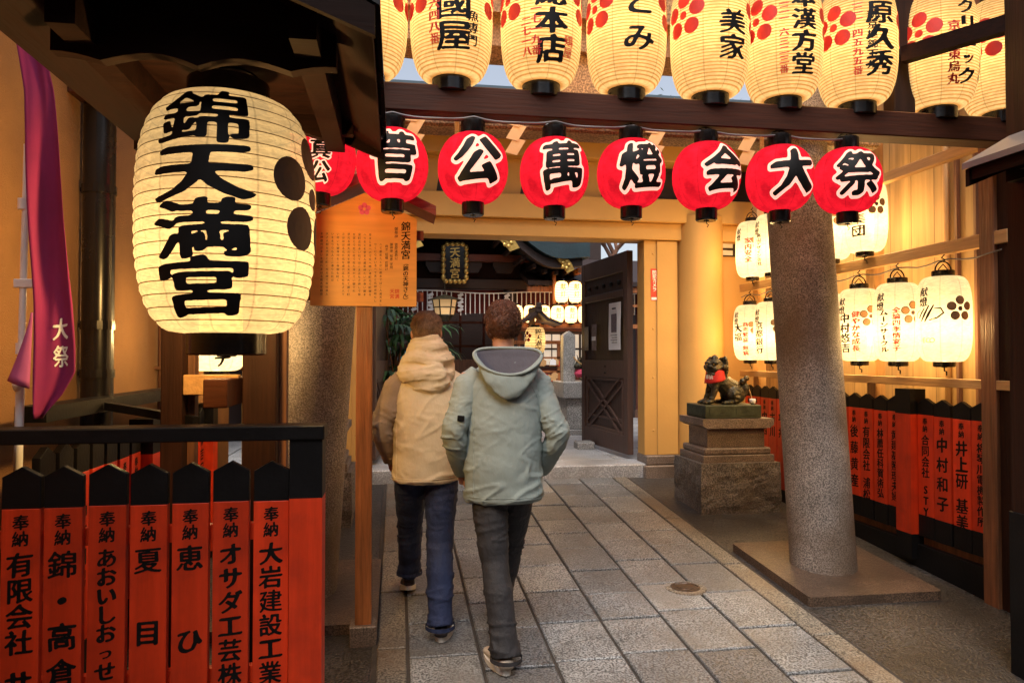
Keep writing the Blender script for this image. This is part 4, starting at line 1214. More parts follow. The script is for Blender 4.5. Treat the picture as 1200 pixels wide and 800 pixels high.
    for i in range(8):
        u = i / 7; z = z0 + 0.30 - 0.125 * u
        rr = 0.082 + 0.02 * u
        row = []
        for k in range(15):
            a = R_(-130 + 260 * k / 14)
            row.append(bm.verts.new((-0.075 - (rr * 0.88) * math.cos(a), -0.004 + (rr * 1.08) * math.sin(a), z + 0.012 * math.cos(a * 0.5) - 0.0 + 0.05 * (a / 2.3) ** 2 * u)))
        rows.append(row)
    for a, b in zip(rows, rows[1:]):
        for k in range(14): bm.faces.new((a[k], a[k + 1], b[k + 1], b[k]))
    r = bmesh.ops.extrude_face_region(bm, geom=bm.faces[:])
    bmesh.ops.recalc_face_normals(bm, faces=bm.faces)
    for e in r['geom']:
        if isinstance(e, bmesh.types.BMVert): e.co.x *= 1.0; e.co += Vector((e.co.x + 0.075, e.co.y, 0)).normalized() * 0.005
    crumple(bm, 0.004, (20, 20, 12), 5, 2)
    bb = obj('bib', bm, M['bib'], t, smooth=True, world=False)
    V, F = place_text([('奉', -0.02, z0 + 0.245, 0.04, 0.045), ('納', 0.02, z0 + 0.245, 0.04, 0.045)],
                      lambda s, tt, h: (-0.075 - 0.1 * math.cos(s / 0.1 + 0.5), -0.004 - 0.118 * math.sin(s / 0.1 + 0.5), tt), 0.02, 6)
    letter_obj('lettering', V, F, M['ink_white'], bb)
    return t
k1 = komainu('bronze guardian lion dog in a red bib beside the round ochre column')
oc = thing('offering_cup', 'small white sake cup with a stick beside the tail of the lion dog', 'cup', (3.175, 6.14, 1.072))
bm = newbm(); add_lathe(bm, [(0.012, 0), (0.026, 0.012), (0.03, 0.04), (0.024, 0.05), (0.02, 0.05)], 16); obj('bowl', bm, M['white_paper'], oc, smooth=True, world=False)
bm = newbm(); add_tube(bm, [(0, 0, 0.03), (-0.03, 0, 0.13)], 0.006, 6); obj('stick', bm, M['light_wood'], oc, world=False)
# the pair on the left, mostly behind the pillar
p2 = copy_tree(pd); p2.location = (-0.72, 6.25, 0.15); p2['label'] = 'stone pedestal mostly hidden behind the notice post'
k2 = copy_tree(k1); k2.location = (-0.75, 6.24, 0.957); k2['label'] = 'bronze lion dog hidden behind the pillar next to the notice board'; k2.rotation_euler = (0, 0, R_(180))

# ================================================================ NOTICE BOARD
nb = thing('notice_board', 'orange wooden shrine notice board with small gabled roof on a single post', 'notice board', (-0.17, 3.92, 0))
bm = newbm(); add_box(bm, -0.212, 3.90, -0.02, -0.128, 3.98, 2.3, 0.003); obj('post', bm, M['post_wood'], nb)
bm = newbm(); add_box(bm, -0.24, 3.87, -0.04, -0.1, 4.01, 0.1, 0.006); obj('foot', bm, M['stone_brown'], nb)
bm = newbm(); add_prism(bm, [(-0.444, 1.766), (0.102, 1.766), (0.102, 2.23), (-0.17, 2.36), (-0.444, 2.23)], 'y', 3.868, 3.899); bd = obj('board', bm, M['notice'], nb)
for sg in (-1, 1):
    bm = newbm()
    add_prism(bm, [(-0.17, 2.40), (-0.17 + sg * 0.37, 2.235), (-0.17 + sg * 0.37, 2.285), (-0.17, 2.455)], 'y', 3.78, 4.03)
    obj('roof', bm, M['red_wood'], nb)
bm = newbm()
for z in (1.82, 2.15): add_box(bm, -0.48, 3.902, z - 0.025, 0.14, 3.935, z + 0.025)
obj('batten', bm, M['red_wood'], nb)
B0 = Vector((0, 3.868, 0)) - Vector((-0.17, 3.92, 0))
its = column('錦天満宮', 0.045, 2.215, 0.052, 0.05) + column('（錦の天神さん）', 0.045, 2.01, 0.03, 0.028)
flat_text('lettering', its, M['ink'], nb, B0, (1, 0, 0), (0, 0, 1), (0, -1, 0), 0.022, 0.0005, 0.0006)
its = column('御祭神', -0.005, 2.185, 0.02) + column('菅原道真公', -0.005, 2.1, 0.018) + column('御神徳 知恵 学問', -0.03, 2.10, 0.017) + column('商才 招福 厄除け', -0.055, 2.09, 0.017)
rb = random.Random(4)
kana = 'のにをはがとてされたるしいくこもりまでへ社神宮天京都寺町御祭年代時人道水大正元'
for c in range(12):
    x = -0.085 - 0.0275 * c
    n = rb.choice([17, 18, 18, 14, 9, 18])
    z = 2.14 - (0.05 if c < 2 else 0)
    its += [(rb.choice(kana), x, z - 0.0185 * i, 0.0145, 0.0145) for i in range(n)]
flat_text('lettering', its, M['ink_brown'], nb, B0, (1, 0, 0), (0, 0, 1), (0, -1, 0), 0.0, 0.0, 0.0007)
flat_text('seal', [('錦', 0.0, 1.845, 0.026, 0.026), ('天', -0.026, 1.845, 0.026, 0.026), ('満', 0.0, 1.818, 0.026, 0.026), ('宮', -0.026, 1.818, 0.026, 0.026)], M['ink_red'], nb, B0, (1, 0, 0), (0, 0, 1), (0, -1, 0), 0.01, 0.0003, 0.0007)
bm = newbm()
for k in range(5):
    a = PI / 2 + k * 2 * PI / 5
    bmesh.ops.create_circle(bm, cap_ends=True, segments=14, radius=0.014, matrix=Matrix.Translation((-0.17 + 0.02 * math.cos(a), 3.8665, 2.275 + 0.02 * math.sin(a))) @ Matrix.Rotation(PI / 2, 4, 'X'))
pk = mat('pink_ink', (0.7, 0.12, 0.22), 0.6, 0.1)
obj('plum_crest', bm, pk, nb)

# ================================================================ BANNER
bn = thing('banner_flag', 'magenta festival banner hanging from a white plastic pole', 'banner', (-1.22, 2.9, 0))
bm = newbm()
add_tube(bm, [(-1.372, 2.9, 0.2), (-1.356, 2.9, 1.5)], 0.0145, 12)
add_tube(bm, [(-1.356, 2.9, 1.5), (-1.345, 2.9, 2.28)], 0.0115, 12)
for z in (1.53, 2.06): add_tube(bm, [(-1.356, 2.9, z - 0.02), (-1.356, 2.9, z + 0.02)], 0.018, 12)
add_ell(bm, (-1.362, 2.895, 1.40), (0.02, 0.02, 0.03), 10)
obj('pole', bm, M['white_paint'], bn, smooth=True, angle=50)
bm = newbm(); add_box(bm, -1.38, 2.885, 1.752, -1.31, 2.915, 1.784, 0.003); obj('clip', bm, M['white_paint'], bn)
bm = newbm()
rows = []
NZ, NX = 70, 14
EL = [(2.75, -1.39, -1.30), (2.47, -1.345, -1.245), (1.95, -1.318, -1.195), (1.70, -1.302, -1.172), (1.53, -1.297, -1.162), (1.44, -1.296, -1.162), (1.36, -1.294, -1.205), (1.265, -1.290, -1.280)]
def edge_at(z):
    for (za, la, ra), (zb, lb_, rb_) in zip(EL, EL[1:]):
        if za >= z >= zb:
            t = (za - z) / (za - zb)
            return la + (lb_ - la) * t, ra + (rb_ - ra) * t
    return EL[-1][1:]
for i in range(NZ + 1):
    u = i / NZ; z = 2.75 - 1.474 * u
    xl, xr = edge_at(z)
    row = []
    for k in range(NX + 1):
        v = k / NX
        y = 2.86 + 0.03 * math.sin(v * 3.0) + 0.008 * math.sin(u * 11 + v * 5) + 0.003 * math.sin(v * 14 + u * 6)
        row.append(bm.verts.new((xl + (xr - xl) * v, y, z)))
    rows.append(row)
for a, b in zip(rows, rows[1:]):
    for k in range(NX): bm.faces.new((a[k], a[k + 1], b[k + 1], b[k]))
r = bmesh.ops.extrude_face_region(bm, geom=bm.faces[:])
for e in r['geom']:
    if isinstance(e, bmesh.types.BMVert): e.co.y += 0.002
cl = obj('cloth', bm, M['banner'], bn, smooth=True)
bm = newbm()      # the lower corner folded back towards the pole
rows = []
for i in range(11):
    u = i / 10; row = []
    zt = 1.66 - 0.245 * u
    xl = -1.303 - 0.066 * u ** 1.3
    for k in range(7):
        v = k / 6
        row.append(bm.verts.new((xl + (-1.296 - xl) * v, 2.85 - 0.03 * u * math.sin(PI * (0.2 + 0.6 * v)), zt - 0.03 * v * u)))
    rows.append(row)
for a, b in zip(rows, rows[1:]):
    for k in range(6): bm.faces.new((a[k], a[k + 1], b[k + 1], b[k]))
r = bmesh.ops.extrude_face_region(bm, geom=bm.faces[:])
for e in r['geom']:
    if isinstance(e, bmesh.types.BMVert): e.co.y += 0.002
obj('folded_corner', bm, mat('lilac_cloth', (0.4, 0.09, 0.26), 0.8, 0.1), bn, smooth=True)
its = [('大', -1.215, 1.60, 0.052, 0.085), ('祭', -1.213, 1.50, 0.052, 0.085)]
def on_cloth(s, t, h):
    xl, xr = edge_at(t); v = min(1.0, max(0.0, (s - xl) / (xr - xl))); u = (2.75 - t) / 1.474
    return (s + 1.22, 2.86 + 0.03 * math.sin(v * 3.0) + 0.008 * math.sin(u * 11 + v * 5) + 0.003 * math.sin(v * 14 + u * 6) - 2.9 - 0.003, t)
V, F = place_text(its, on_cloth, 0.035, 6)
letter_obj('lettering', V, F, M['white_cloth'], cl)

# ================================================================ LANTERNS
# the giant one under the shelter
lantern('giant_lantern', 'huge cream paper lantern with bold black characters 錦天満宮 under the left shelter', 'lantern', None, (-0.60, 2.72, 1.995),
        0.304, 0.83, 0.13, 2.7, M['paper_big'], 20, 0.005, (0.14, 0.07, 0.135, 0.075),
        [dict(t=ch, az=-3, z=0.382 - 0.184 * k, em=0.205, sx=1.62, sy=0.98, bev=0.05) for k, ch in enumerate('錦天満宮')],
        [(80, 0.065), ], 112, -0.12, 72, 'none', 0, None, (1.0, 0.74, 0.40), 14, crest_r=0.13, crest_mat='ink_brown', cord=0.04)
# red row
rows_r = [(-0.375, 2.46, '真', -20), (-0.024, 2.441, '菅', 5), (0.374, 2.44, '公', 1), (0.79, 2.434, '萬', 6), (1.197, 2.446, '燈', 3), (1.609, 2.449, '会', 15), (2.026, 2.452, '大', -2), (2.421, 2.456, '祭', -10)]
lab_r = ['red paper lantern half hidden behind the roof that shelters the huge cream lantern', 'red paper lantern bearing 菅 in front of the notice board', 'red paper lantern bearing the character 公 with white edged strokes',
         'red paper lantern bearing the character 萬 with white edged strokes', 'red paper lantern bearing the character 燈 with white edged strokes', 'red paper lantern bearing the character 会 with white edged strokes',
         'red paper lantern bearing 大 in front of the top of a stone pillar', 'red paper lantern bearing the character 祭 with white edged strokes']
for (x, z, ch, az), lb in zip(rows_r, lab_r):
    cols = [dict(t=ch, az=az, z=0.128, em=0.25, bev=0.06)] if x > -0.3 else [dict(t='道真公', az=8, z=0.15, em=0.1, bev=0.04)]
    lantern('red_lantern', lb, 'lantern', 'round red lanterns in a row under the dark beam', (x, 3.60, z), 0.176, 0.345, 0.05, 2.05, M['paper_red'], 0, 0,
            (0.062, 0.06, 0.056, 0.062), cols, (), 3.6, 0.0, 48, 'wire', random.uniform(-0.05, 0.05), 0.062, (1.0, 0.6, 0.5), 9, 28, cord=0.04)
# cream row
CR = [(-0.16, '昔', [('麹ゆげ', 22, 'ink', 0.085)], 'cream lantern half hidden behind the dark roof that shelters the huge lantern'),
      (0.269, '國屋', [('六四八番', -27, 'ink_red', 0.052), ('魚専門', 27, 'ink', 0.055)], 'cream lantern of the upper row bearing 國屋 in bold black'),
      (0.732, '総本店', [('一七一九番', -22, 'ink_red', 0.048), ('二七一八', -36, 'ink_red', 0.046), ('鶏屋', 27, 'ink_red', 0.055)], 'upper cream lantern bearing 総本店 in thick black strokes'),
      (1.19, 'とみ', [], 'upper cream lantern bearing the two cursive kana とみ'),
      (1.656, '美家', [], 'cream lantern of the upper row bearing 美家 beside wide blank paper'),
      (2.076, '本漢方堂', [('電二二一 六三二三番', -30, 'ink_red', 0.045)], 'upper cream lantern bearing 漢方堂 in heavy black'),
      (2.52, '原久秀', [('電二二一 四五九五番', -34, 'ink_red', 0.047), ('新京極錦下ル', -14, 'ink', 0.05)], 'cream lantern of the upper row bearing 久秀 beside the upright strut'),
      (3.02, '北クリニック', [('京都 東烏丸', -22, 'ink_red', 0.06), ('内科外科', 32, 'ink', 0.035)], 'cream lantern bearing クリニック crossed by a diagonal timber brace'),
      (3.43, '', [('四二五六七', -22, 'ink_red', 0.06)], 'cream lantern partly hidden by the dark column with red writing only')]
zb = {'昔': 0.0, '國屋': 0.035, '総本店': 0.055, 'とみ': 0.06, '美家': -0.03, '本漢方堂': 0.12, '原久秀': 0.07, '北クリニック': 0.14, '': 0}
for x, t, small, lb in CR:
    n = max(1, len(t))
    em = {'國屋': 0.145, '総本店': 0.135, 'とみ': 0.14, '美家': 0.13, '本漢方堂': 0.115, '原久秀': 0.135, '北クリニック': 0.095, '昔': 0.15}.get(t, 0.1)
    low = {'國屋': -0.245, '総本店': -0.27, 'とみ': -0.225, '美家': -0.20, '本漢方堂': -0.25, '原久秀': -0.23, '北クリニック': -0.245, '昔': -0.1}.get(t, -0.2)
    azm = {'國屋': -4, '総本店': 2, 'とみ': 2, '美家': 8, '本漢方堂': 5, '原久秀': 2, '北クリニック': 3, '昔': -12}.get(t, 0)
    top = low + em * n * (1.0 if t != 'とみ' else 1.25)
    cols = [dict(t=t, az=azm, z=top, em=em, bev=0.062, sx=1.28, sy=1.0, step=em * (1.25 if t == 'とみ' else 1.0))]
    if t == 'とみ': cols[0]['bev'] = 0.03
    for s, az, m, e in small:
        k = len(s.replace(' ', ''))
        cols.append(dict(t=s, az=az + azm, z=low + 0.03 + e * k * 1.05, em=e, step=e * 1.04, bev=0.045, m=m, sx=1.15))
    lantern('cream_lantern', lb, 'lantern', 'cream paper lanterns in the upper row', (x, 3.65, 3.215), 0.209, 0.64, 0.095, 2.7, M['paper_cream'], 40, 0.002, (0.1, 0.07, 0.099, 0.072),
            cols, [(-66, 0.06), (66, 0.06)], 27, 0.0, 48, 'none', random.uniform(-0.06, 0.06), None, (1.0, 0.74, 0.40), 9, crest_r=0.072, crest_mat='ink_red', cord=0.26)
# white dedication lanterns on the right rack (front turned to the path)
brush = [[(-0.075, -0.03, 0.004), (-0.055, 0.0, 0.006), (-0.03, 0.035, 0.004)], [(-0.055, -0.05, 0.004), (-0.03, -0.005, 0.008), (0.0, 0.05, 0.004)], [(-0.03, -0.055, 0.004), (-0.005, -0.01, 0.009), (0.03, 0.052, 0.004)],
         [(-0.095, -0.03, 0.002), (-0.1, 0.0, 0.004), (-0.07, 0.02, 0.003)], [(0.0, -0.045, 0.003), (0.05, -0.03, 0.005), (0.085, 0.0, 0.006), (0.07, 0.03, 0.005), (0.03, 0.03, 0.002)]]
WL = [(4.23, 1, '', None, True, 'large white lantern with a brushed black emblem at the near end of the lower rack'),
      (4.67, 1, 'ムーンサークル', '全論四季情宴子', False, 'white lantern bearing ムーンサークル, second from the near end of the lower rack'),
      (5.105, 1, '中村悠吉', '健やかな成長', False, 'white lantern bearing 中村 on the lower rail beside the stone pillar'),
      (5.545, 1, '田中屋', '家内安全', False, 'white lantern of the lower rail mostly hidden behind the stone pillar'),
      (6.44, 1, '京都銀行', '', False, 'white lantern of the lower rail bearing 京都銀行 in black'),
      (6.86, 1, '大福', '商売繁盛 無病', False, 'white lantern at the far end of the lower rack'),
      (5.03, 2, '合集団', '', False, 'white lantern on the upper rack below the red lantern bearing 祭'),
      (5.46, 2, '水に', '', False, 'white lantern of the upper rail partly hidden behind the stone pillar'),
      (6.42, 2, '高山デザイン会社', '', False, 'white lantern of the upper rail with one long black column of writing'),
      (6.80, 2, '', '家内安全', False, 'white lantern with faint writing at the far end of the upper rack')]
for y, row, t, red, lg, lb in WL:
    zc = 1.745 if row == 1 else 2.575
    front = -80
    cols = [dict(t='献燈', az=front - 2, z=0.205, em=0.064, bev=0.045)]
    if t:
        n = len(t); e = min(0.088, 0.3 / n)
        cols.append(dict(t=t, az=front + (8 if t != '合集団' else 30), z=0.085 if n < 7 else 0.085, em=e, step=e, bev=0.05, sx=1.55 if n > 5 else 1.2))
    if red:
        n = len(red.replace(' ', '')); e = min(0.06, 0.3 / n)
        cols.append(dict(t=red, az=front + 38, z=0.10, em=e, step=e * 1.02, bev=0.055, m='ink_red', sx=1.25))
    if lg: cols.append(dict(t='E', az=front - 2, z=-0.115, em=0.045, bev=0.0, m='ink_tan')); cols.append(dict(t='C', az=front + 8, z=-0.115, em=0.045, bev=0.0, m='ink_tan')); cols.append(dict(t='O', az=front + 18, z=-0.115, em=0.045, bev=0.0, m='ink_tan'))
    lantern('white_lantern', lb, 'lantern', 'white dedication lanterns on the right hand rack', (3.525, y, zc), 0.162, 0.555, 0.07, 3.2, M['paper_white'], 0, 0,
            (0.068, 0.036, 0.066, 0.034), cols, [(-4, 0.06)], 27, -0.06, 48, 'iron', random.uniform(-0.04, 0.04), None, (1.0, 0.74, 0.40), 9, 30, crest_r=0.048, crest_mat='ink_brown',
            logo=dict(az=front + 12, z=0.035, paths=brush) if lg else None)
bm = newbm()
pts = [(3.555, 3.8 + 0.1 * k, 2.14 - 0.025 * math.sin(k * 0.7) ** 2) for k in range(34)]
add_tube(bm, pts, 0.005, 5)
tag(obj('lantern_cable', bm, M['grey_metal']), 'thin cable running along the rack of white lanterns', 'cable')
# on the left rack
lantern('white_lantern', 'white lantern seen just below the black base of the giant lantern', 'lantern', 'white lanterns on the left hand rack', (-0.98, 4.2, 1.70), 0.17, 0.555, 0.07, 3.2, M['paper_white'], 0, 0,
        (0.068, 0.036, 0.066, 0.034), [dict(t='京チ', az=25, z=-0.06, em=0.1, bev=0.032)], [], 34, -0.07, 40, 'iron', 0, None, (1.0, 0.74, 0.40), 9, 30)
lantern('white_lantern', 'white lantern showing only a narrow lit edge beside the notice board pillar', 'lantern', 'white lanterns on the left hand rack', (-1.13, 5.9, 1.70), 0.17, 0.555, 0.07, 3.2, M['paper_white'], 0, 0,
        (0.068, 0.036, 0.066, 0.034), [dict(t='御献燈錦', az=30, z=0.2, em=0.1, bev=0.032), dict(t='京都青年会', az=60, z=0.2, em=0.08, bev=0.032)], [], 34, -0.07, 40, 'iron', 0, None, (1.0, 0.74, 0.40), 9, 30)
rl = thing('lantern_rack', 'wooden rack rails behind the giant lantern along the plaster wall', 'rack', (-1.2, 5.0, 0))
bm = newbm(); add_box(bm, -1.23, 5.0, 2.08, -0.93, 6.6, 2.14); obj('rail', bm, M['light_wood'], rl)
bm = newbm(); add_box(bm, -1.23, 6.5, 0, -1.17, 6.56, 3.2); obj('upright', bm, M['light_wood_z'], rl)

# ================================================================ COURTYARD BUILDINGS
hall = thing('shrine_hall', 'dark timber shrine hall with curved gable seen through the gateway', 'shrine hall', (1.2, 14, FLOOR))
bm = newbm(); add_box(bm, -3.5, 12.95, 2.72, 3.1, 13.15, 2.9, 0.01); obj('front_beam', bm, M['hall_wood'], hall)
bm = newbm(); add_box(bm, -3.5, 13.0, 2.9, 2.6, 13.12, 4.6); obj('front_board', bm, M['roof_board'], hall)
for k in range(9):
    bm = newbm(); x = -2.3 + 0.6 * k
    add_prism(bm, [(x - 0.2, 3.12), (x - 0.13, 3.0), (x + 0.13, 3.0), (x + 0.2, 3.12), (x + 0.2, 3.2), (x - 0.2, 3.2)], 'y', 12.86, 12.999); obj('bracket_arm', bm, M['hall_wood'], hall)
bm = newbm(); add_box(bm, -3.5, 12.8, 3.2, 2.6, 12.999, 3.32); obj('purlin', bm, M['red_wood'], hall)
for x in (-2.6, -0.55, 2.05, 4.3):
    bm = newbm(); add_cyl(bm, (x, 13.1), 0.13, FLOOR, 2.75, 16); obj('column', bm, M['hall_wood'], hall, smooth=True, angle=50)
bm = newbm(); add_box(bm, -3.5, 16.0, FLOOR, 4.6, 16.2, 4.6); add_box(bm, -3.6, 13.0, FLOOR, -3.5, 16.2, 4.6); obj('rear_wall', bm, M['hall_wood'], hall)
bm = newbm()
for k in range(3): add_box(bm, -3.4 , 13.0 + 0.3 * k, FLOOR + 0.15 * k - 0.1, 4.5, 16, FLOOR + 0.15 * (k + 1), 0.01)
obj('steps', bm, M['brown_post'], hall)
bm = newbm()   # offering box and altar furniture
add_box(bm, 0.55, 13.9, 0.8, 1.9, 14.5, 1.45, 0.01)
for k in range(9): add_box(bm, 0.6 + 0.14 * k, 13.88, 0.85, 0.66 + 0.14 * k, 13.9, 1.4)
obj('offering_box', bm, M['brown_post'], hall)
bm = newbm()
for k in range(16): add_box(bm, -3.2 + k * 0.5, 15.3, 0.8, -3.15 + k * 0.5, 15.34, 2.7)
for z in (1.2, 1.7, 2.2): add_box(bm, -3.3, 15.28, z, 4.4, 15.33, z + 0.05)
obj('lattice_screen', bm, M['red_wood'], hall)
bm = newbm(); add_box(bm, -3.4, 13.2, 2.30, 4.5, 13.24, 2.72); obj('red_curtain', bm, mat('dark_red_cloth', (0.11, 0.012, 0.01), 0.9, 0.3, 10), hall)
bm = newbm()
rf = random.Random(8)
x = -3.3
while x < 4.4:
    if rf.random() < 0.93:
        add_box(bm, x, 12.93, 2.26 + rf.uniform(-0.02, 0.02), x + 0.016, 12.945, 2.66 + 0.02 * math.sin(x * 3))
    x += 0.085
add_tube(bm, [(-3.3 + 0.1 * k, 12.94, 2.66 + 0.02 * math.sin((-3.3 + 0.1 * k) * 3)) for k in range(78)], 0.012, 5)
obj('hanging_fringe', bm, M['white_cloth'], hall)
# curved gable and roof
def karahafu(x0, x1, z0, rise, y0, y1, th, bmk):
    n = 40; top, bot = [], []
    for i in range(n + 1):
        u = -1 + 2 * i / n
        z = z0 + rise * math.exp(-(u / 0.45) ** 2) - 0.10 * math.exp(-((abs(u) - 0.72) / 0.2) ** 2)
        x = x0 + (x1 - x0) * i / n
        bot.append((x, z)); top.append((x, z + th))
    add_prism(bmk, bot + top[::-1], 'y', y0, y1)
bm = newbm(); karahafu(-1.05, 3.05, 3.02, 0.95, 11.72, 11.9, 0.14, bm); obj('gable_board', bm, M['hall_wood'], hall)
bm = newbm(); karahafu(-1.15, 3.15, 3.16, 0.95, 11.6, 14.5, 0.24, bm); obj('roof', bm, M['roof_teal'], hall)
bm = newbm()
for k in range(21):
    x = -0.95 + k * 0.19
    u = (x - 1.0) / 2.05
    z = 3.02 + 0.95 * math.exp(-(u / 0.45) ** 2) - 0.10 * math.exp(-((abs(u) - 0.72) / 0.2) ** 2) - 0.05
    beam(bm, (x, 11.92, z), (x, 13.6, z), 0.055, 0.07)
obj('rafter', bm, M['hall_wood'], hall)
bm = newbm(); beam(bm, (3.06, 11.9, 2.96), (3.06, 14.4, 2.96), 0.07, 0.09); obj('eave_edge', bm, M['post_wood'], hall)
bm = newbm()
for x, z, s in ((1.78, 3.34, 0.2), (0.22, 3.34, 0.2), (2.75, 3.0, 0.15), (-0.75, 3.0, 0.15)):
    add_prism(bm, [(x - s, z + 0.12), (x - s * 0.4, z + 0.02), (x + s * 0.2, z - 0.12), (x + s, z - 0.06), (x + s * 0.6, z + 0.06), (x, z + 0.16)], 'y', 11.66, 11.698)
    for k in range(5):
        a = k * 2 * PI / 5
        add_ell(bm, (x + 0.06 * math.cos(a), 11.655, z + 0.02 + 0.06 * math.sin(a)), (0.03, 0.015, 0.03), 8)
obj('gilt_fitting', bm, M['gold'], hall)

plq = thing('shrine_plaque', 'black and gold framed plaque reading 天満宮 on the dark shrine hall', 'plaque', (1.0, 12.7, 3.13))
bm = newbm(); add_box(bm, 0.83, 12.66, 2.83, 1.17, 12.72, 3.44); obj('board', bm, M['black_lacquer'], plq)
bm = newbm()
def scallop(x0, z0, x1, z1, n):
    for i in range(n):
        t = (i + 0.5) / n
        add_ell(bm, (x0 + (x1 - x0) * t, 12.67, z0 + (z1 - z0) * t), (0.045 if x0 == x1 else 0.5 * abs(x1 - x0) / n * 1.15, 0.03, 0.5 * abs(z1 - z0) / n * 1.15 if x0 == x1 else 0.045), 10)
scallop(0.80, 2.84, 0.80, 3.46, 6); scallop(1.20, 2.84, 1.20, 3.46, 6); scallop(0.82, 3.47, 1.18, 3.47, 4); scallop(0.80, 2.82, 1.20, 2.82, 5)
obj('frame', bm, M['gold'], plq, smooth=True)
flat_text('lettering', column('天満宮', 0, 0.29, 0.185), M['gold'], plq, (0, -0.04, 0), (1, 0, 0), (0, 0, 1), (0, -1, 0), 0.035, 0.004, 0.001)

hx_s = 0.78
hx = thing('hanging_lantern', 'six sided hanging metal lantern with glowing panels below the plaque', 'lantern', (0.80, 12.3, 2.36))
bm = newbm(); add_lathe(bm, [(0.2, -0.2), (0.26, 0.14)], 6); obj('panel', bm, M['hex_glow'], hx, world=False)
bm = newbm()
for k in range(6):
    a = k * PI / 3
    add_tube(bm, [(0.205 * math.cos(a), 0.205 * math.sin(a), -0.2), (0.268 * math.cos(a), 0.268 * math.sin(a), 0.14)], 0.014, 6)
for z, r in ((-0.2, 0.205), (-0.03, 0.237), (0.14, 0.268)):
    add_tube(bm, [(r * math.cos(k * PI / 3), r * math.sin(k * PI / 3), z) for k in range(7)], 0.012, 5)
add_lathe(bm, [(0.36, 0.13), (0.33, 0.15), (0.12, 0.22), (0.03, 0.25)], 6)
add_lathe(bm, [(0.1, -0.34), (0.16, -0.24), (0.21, -0.2)], 6)
add_tube(bm, [(0, 0, 0.24), (0, 0, 1.0)], 0.008, 5)
obj('frame', bm, M['bronze'], hx, world=False)
hx.scale = (hx_s, hx_s, hx_s)
for x, lb in ((0.30, 'white zigzag paper on the hall fringe beside the notice board edge'), (0.59, 'white zigzag paper between the plaque and the hanging metal lantern'), (1.12, 'white zigzag paper on the hall fringe between the hanging metal lantern and the taller man'), (1.96, 'white zigzag paper on the hall fringe above the roofed lantern')):
    bm = newbm()
    for k in range(5):
        sg = 1 if k % 2 else -1
        beam(bm, (x - 0.045 * sg, 12.9, 2.62 - 0.065 * k), (x + 0.045 * sg, 12.9, 2.58 - 0.065 * k), 0.006, 0.05)
    tag(obj('paper_streamer', bm, M['white_paper']), lb, 'paper streamer', 'white paper streamers on the hall fringe')

off = thing('shrine_office', 'shrine office with lit paper windows and racks of small lanterns in the courtyard', 'building', (4.2, 12.8, FLOOR))
bm = newbm(); add_box(bm, 2.1, 13.3, FLOOR, 5.6, 15.5, 3.0); obj('wall', bm, M['red_wood'], off)
bm = newbm(); add_prism(bm, [(12.1, 2.72), (12.1, 2.8), (14.5, 3.5), (14.5, 3.4)], 'x', 2.2, 5.8); obj('roof', bm, M['hall_wood'], off)
bm = newbm()
for k in range(16): beam(bm, (2.3 + 0.2 * k, 12.2, 2.68), (2.3 + 0.2 * k, 13.4, 3.0), 0.05, 0.06)
add_box(bm, 2.2, 12.15, 2.62, 5.8, 12.25, 2.70)
obj('rafter', bm, M['post_wood'], off)
bm = newbm()
for k in range(5): add_box(bm, 2.35 + 0.36 * k, 13.27, 1.35, 2.66 + 0.36 * k, 13.298, 1.92)
obj('paper_window', bm, M['shoji'], off)
bm = newbm()
for k in range(6): add_box(bm, 2.30 + 0.36 * k, 13.24, 1.3, 2.335 + 0.36 * k, 13.27, 1.97)
for z in (1.29, 1.63, 1.94): add_box(bm, 2.25, 13.235, z, 4.2, 13.265, z + 0.035)
for k in range(5): add_box(bm, 2.49 + 0.36 * k, 13.25, 1.32, 2.505 + 0.36 * k, 13.268, 1.95)
obj('window_bar', bm, M['hall_wood'], off)
bm = newbm(); add_box(bm, 1.9, 12.05, 1.99, 4.4, 12.15, 2.06); add_box(bm, 2.62, 12.05, 2.36, 4.4, 12.12, 2.40); add_box(bm, 2.62, 12.05, 2.0, 2.67, 12.12, 2.95); obj('lantern_rail', bm, M['post_wood'], off)
# rows of little lit lanterns (one built, the rest copied)
sl0 = thing('small_lantern', 'leftmost small lit lantern in the lower row by the shrine office', 'lantern', (1.98, 12.0, 2.22), 0, 'small lit lanterns by the shrine office')
bm = newbm(); add_lathe(bm, [(0.045 + 0.065 * max(0, 1 - abs(t) ** 2.6) ** (1 / 2.6), 0.145 * t) for t in [-1 + k / 9 for k in range(19)]], 20); obj('shade', bm, M['paper_far'], sl0, smooth=True, world=False)
bm = newbm(); add_cyl(bm, (0, 0), 0.048, -0.175, -0.143, 14); add_cyl(bm, (0, 0), 0.048, 0.143, 0.175, 14); obj('cap', bm, M['black_lacquer'], sl0, world=False)
V, F = place_text(column('献灯', 0, 0.11, 0.09, 0.1), lambda s, t, h: (0.113 * math.sin(s / 0.11), -0.113 * math.cos(s / 0.11), t), 0.0, 3)
letter_obj('lettering', V, F, M['ink'], sl0)
ordn = ['second', 'third', 'fourth', 'fifth', 'sixth', 'seventh', 'eighth', 'ninth', 'tenth']
for k in range(6):
    c = copy_tree(sl0); c.location = (1.98 + 0.235 * (k + 1), 12.0, 2.22); c['label'] = ordn[k] + ' small lit lantern from the left in the lower row by the shrine office'
for k in range(4):
    c = copy_tree(sl0); c.location = (2.76 + 0.235 * k, 12.0, 2.60); c.scale = (1.05, 1.05, 1.25); c['label'] = ['first', 'second', 'third', 'fourth'][k] + ' lantern from the left in the short upper row by the shrine office'
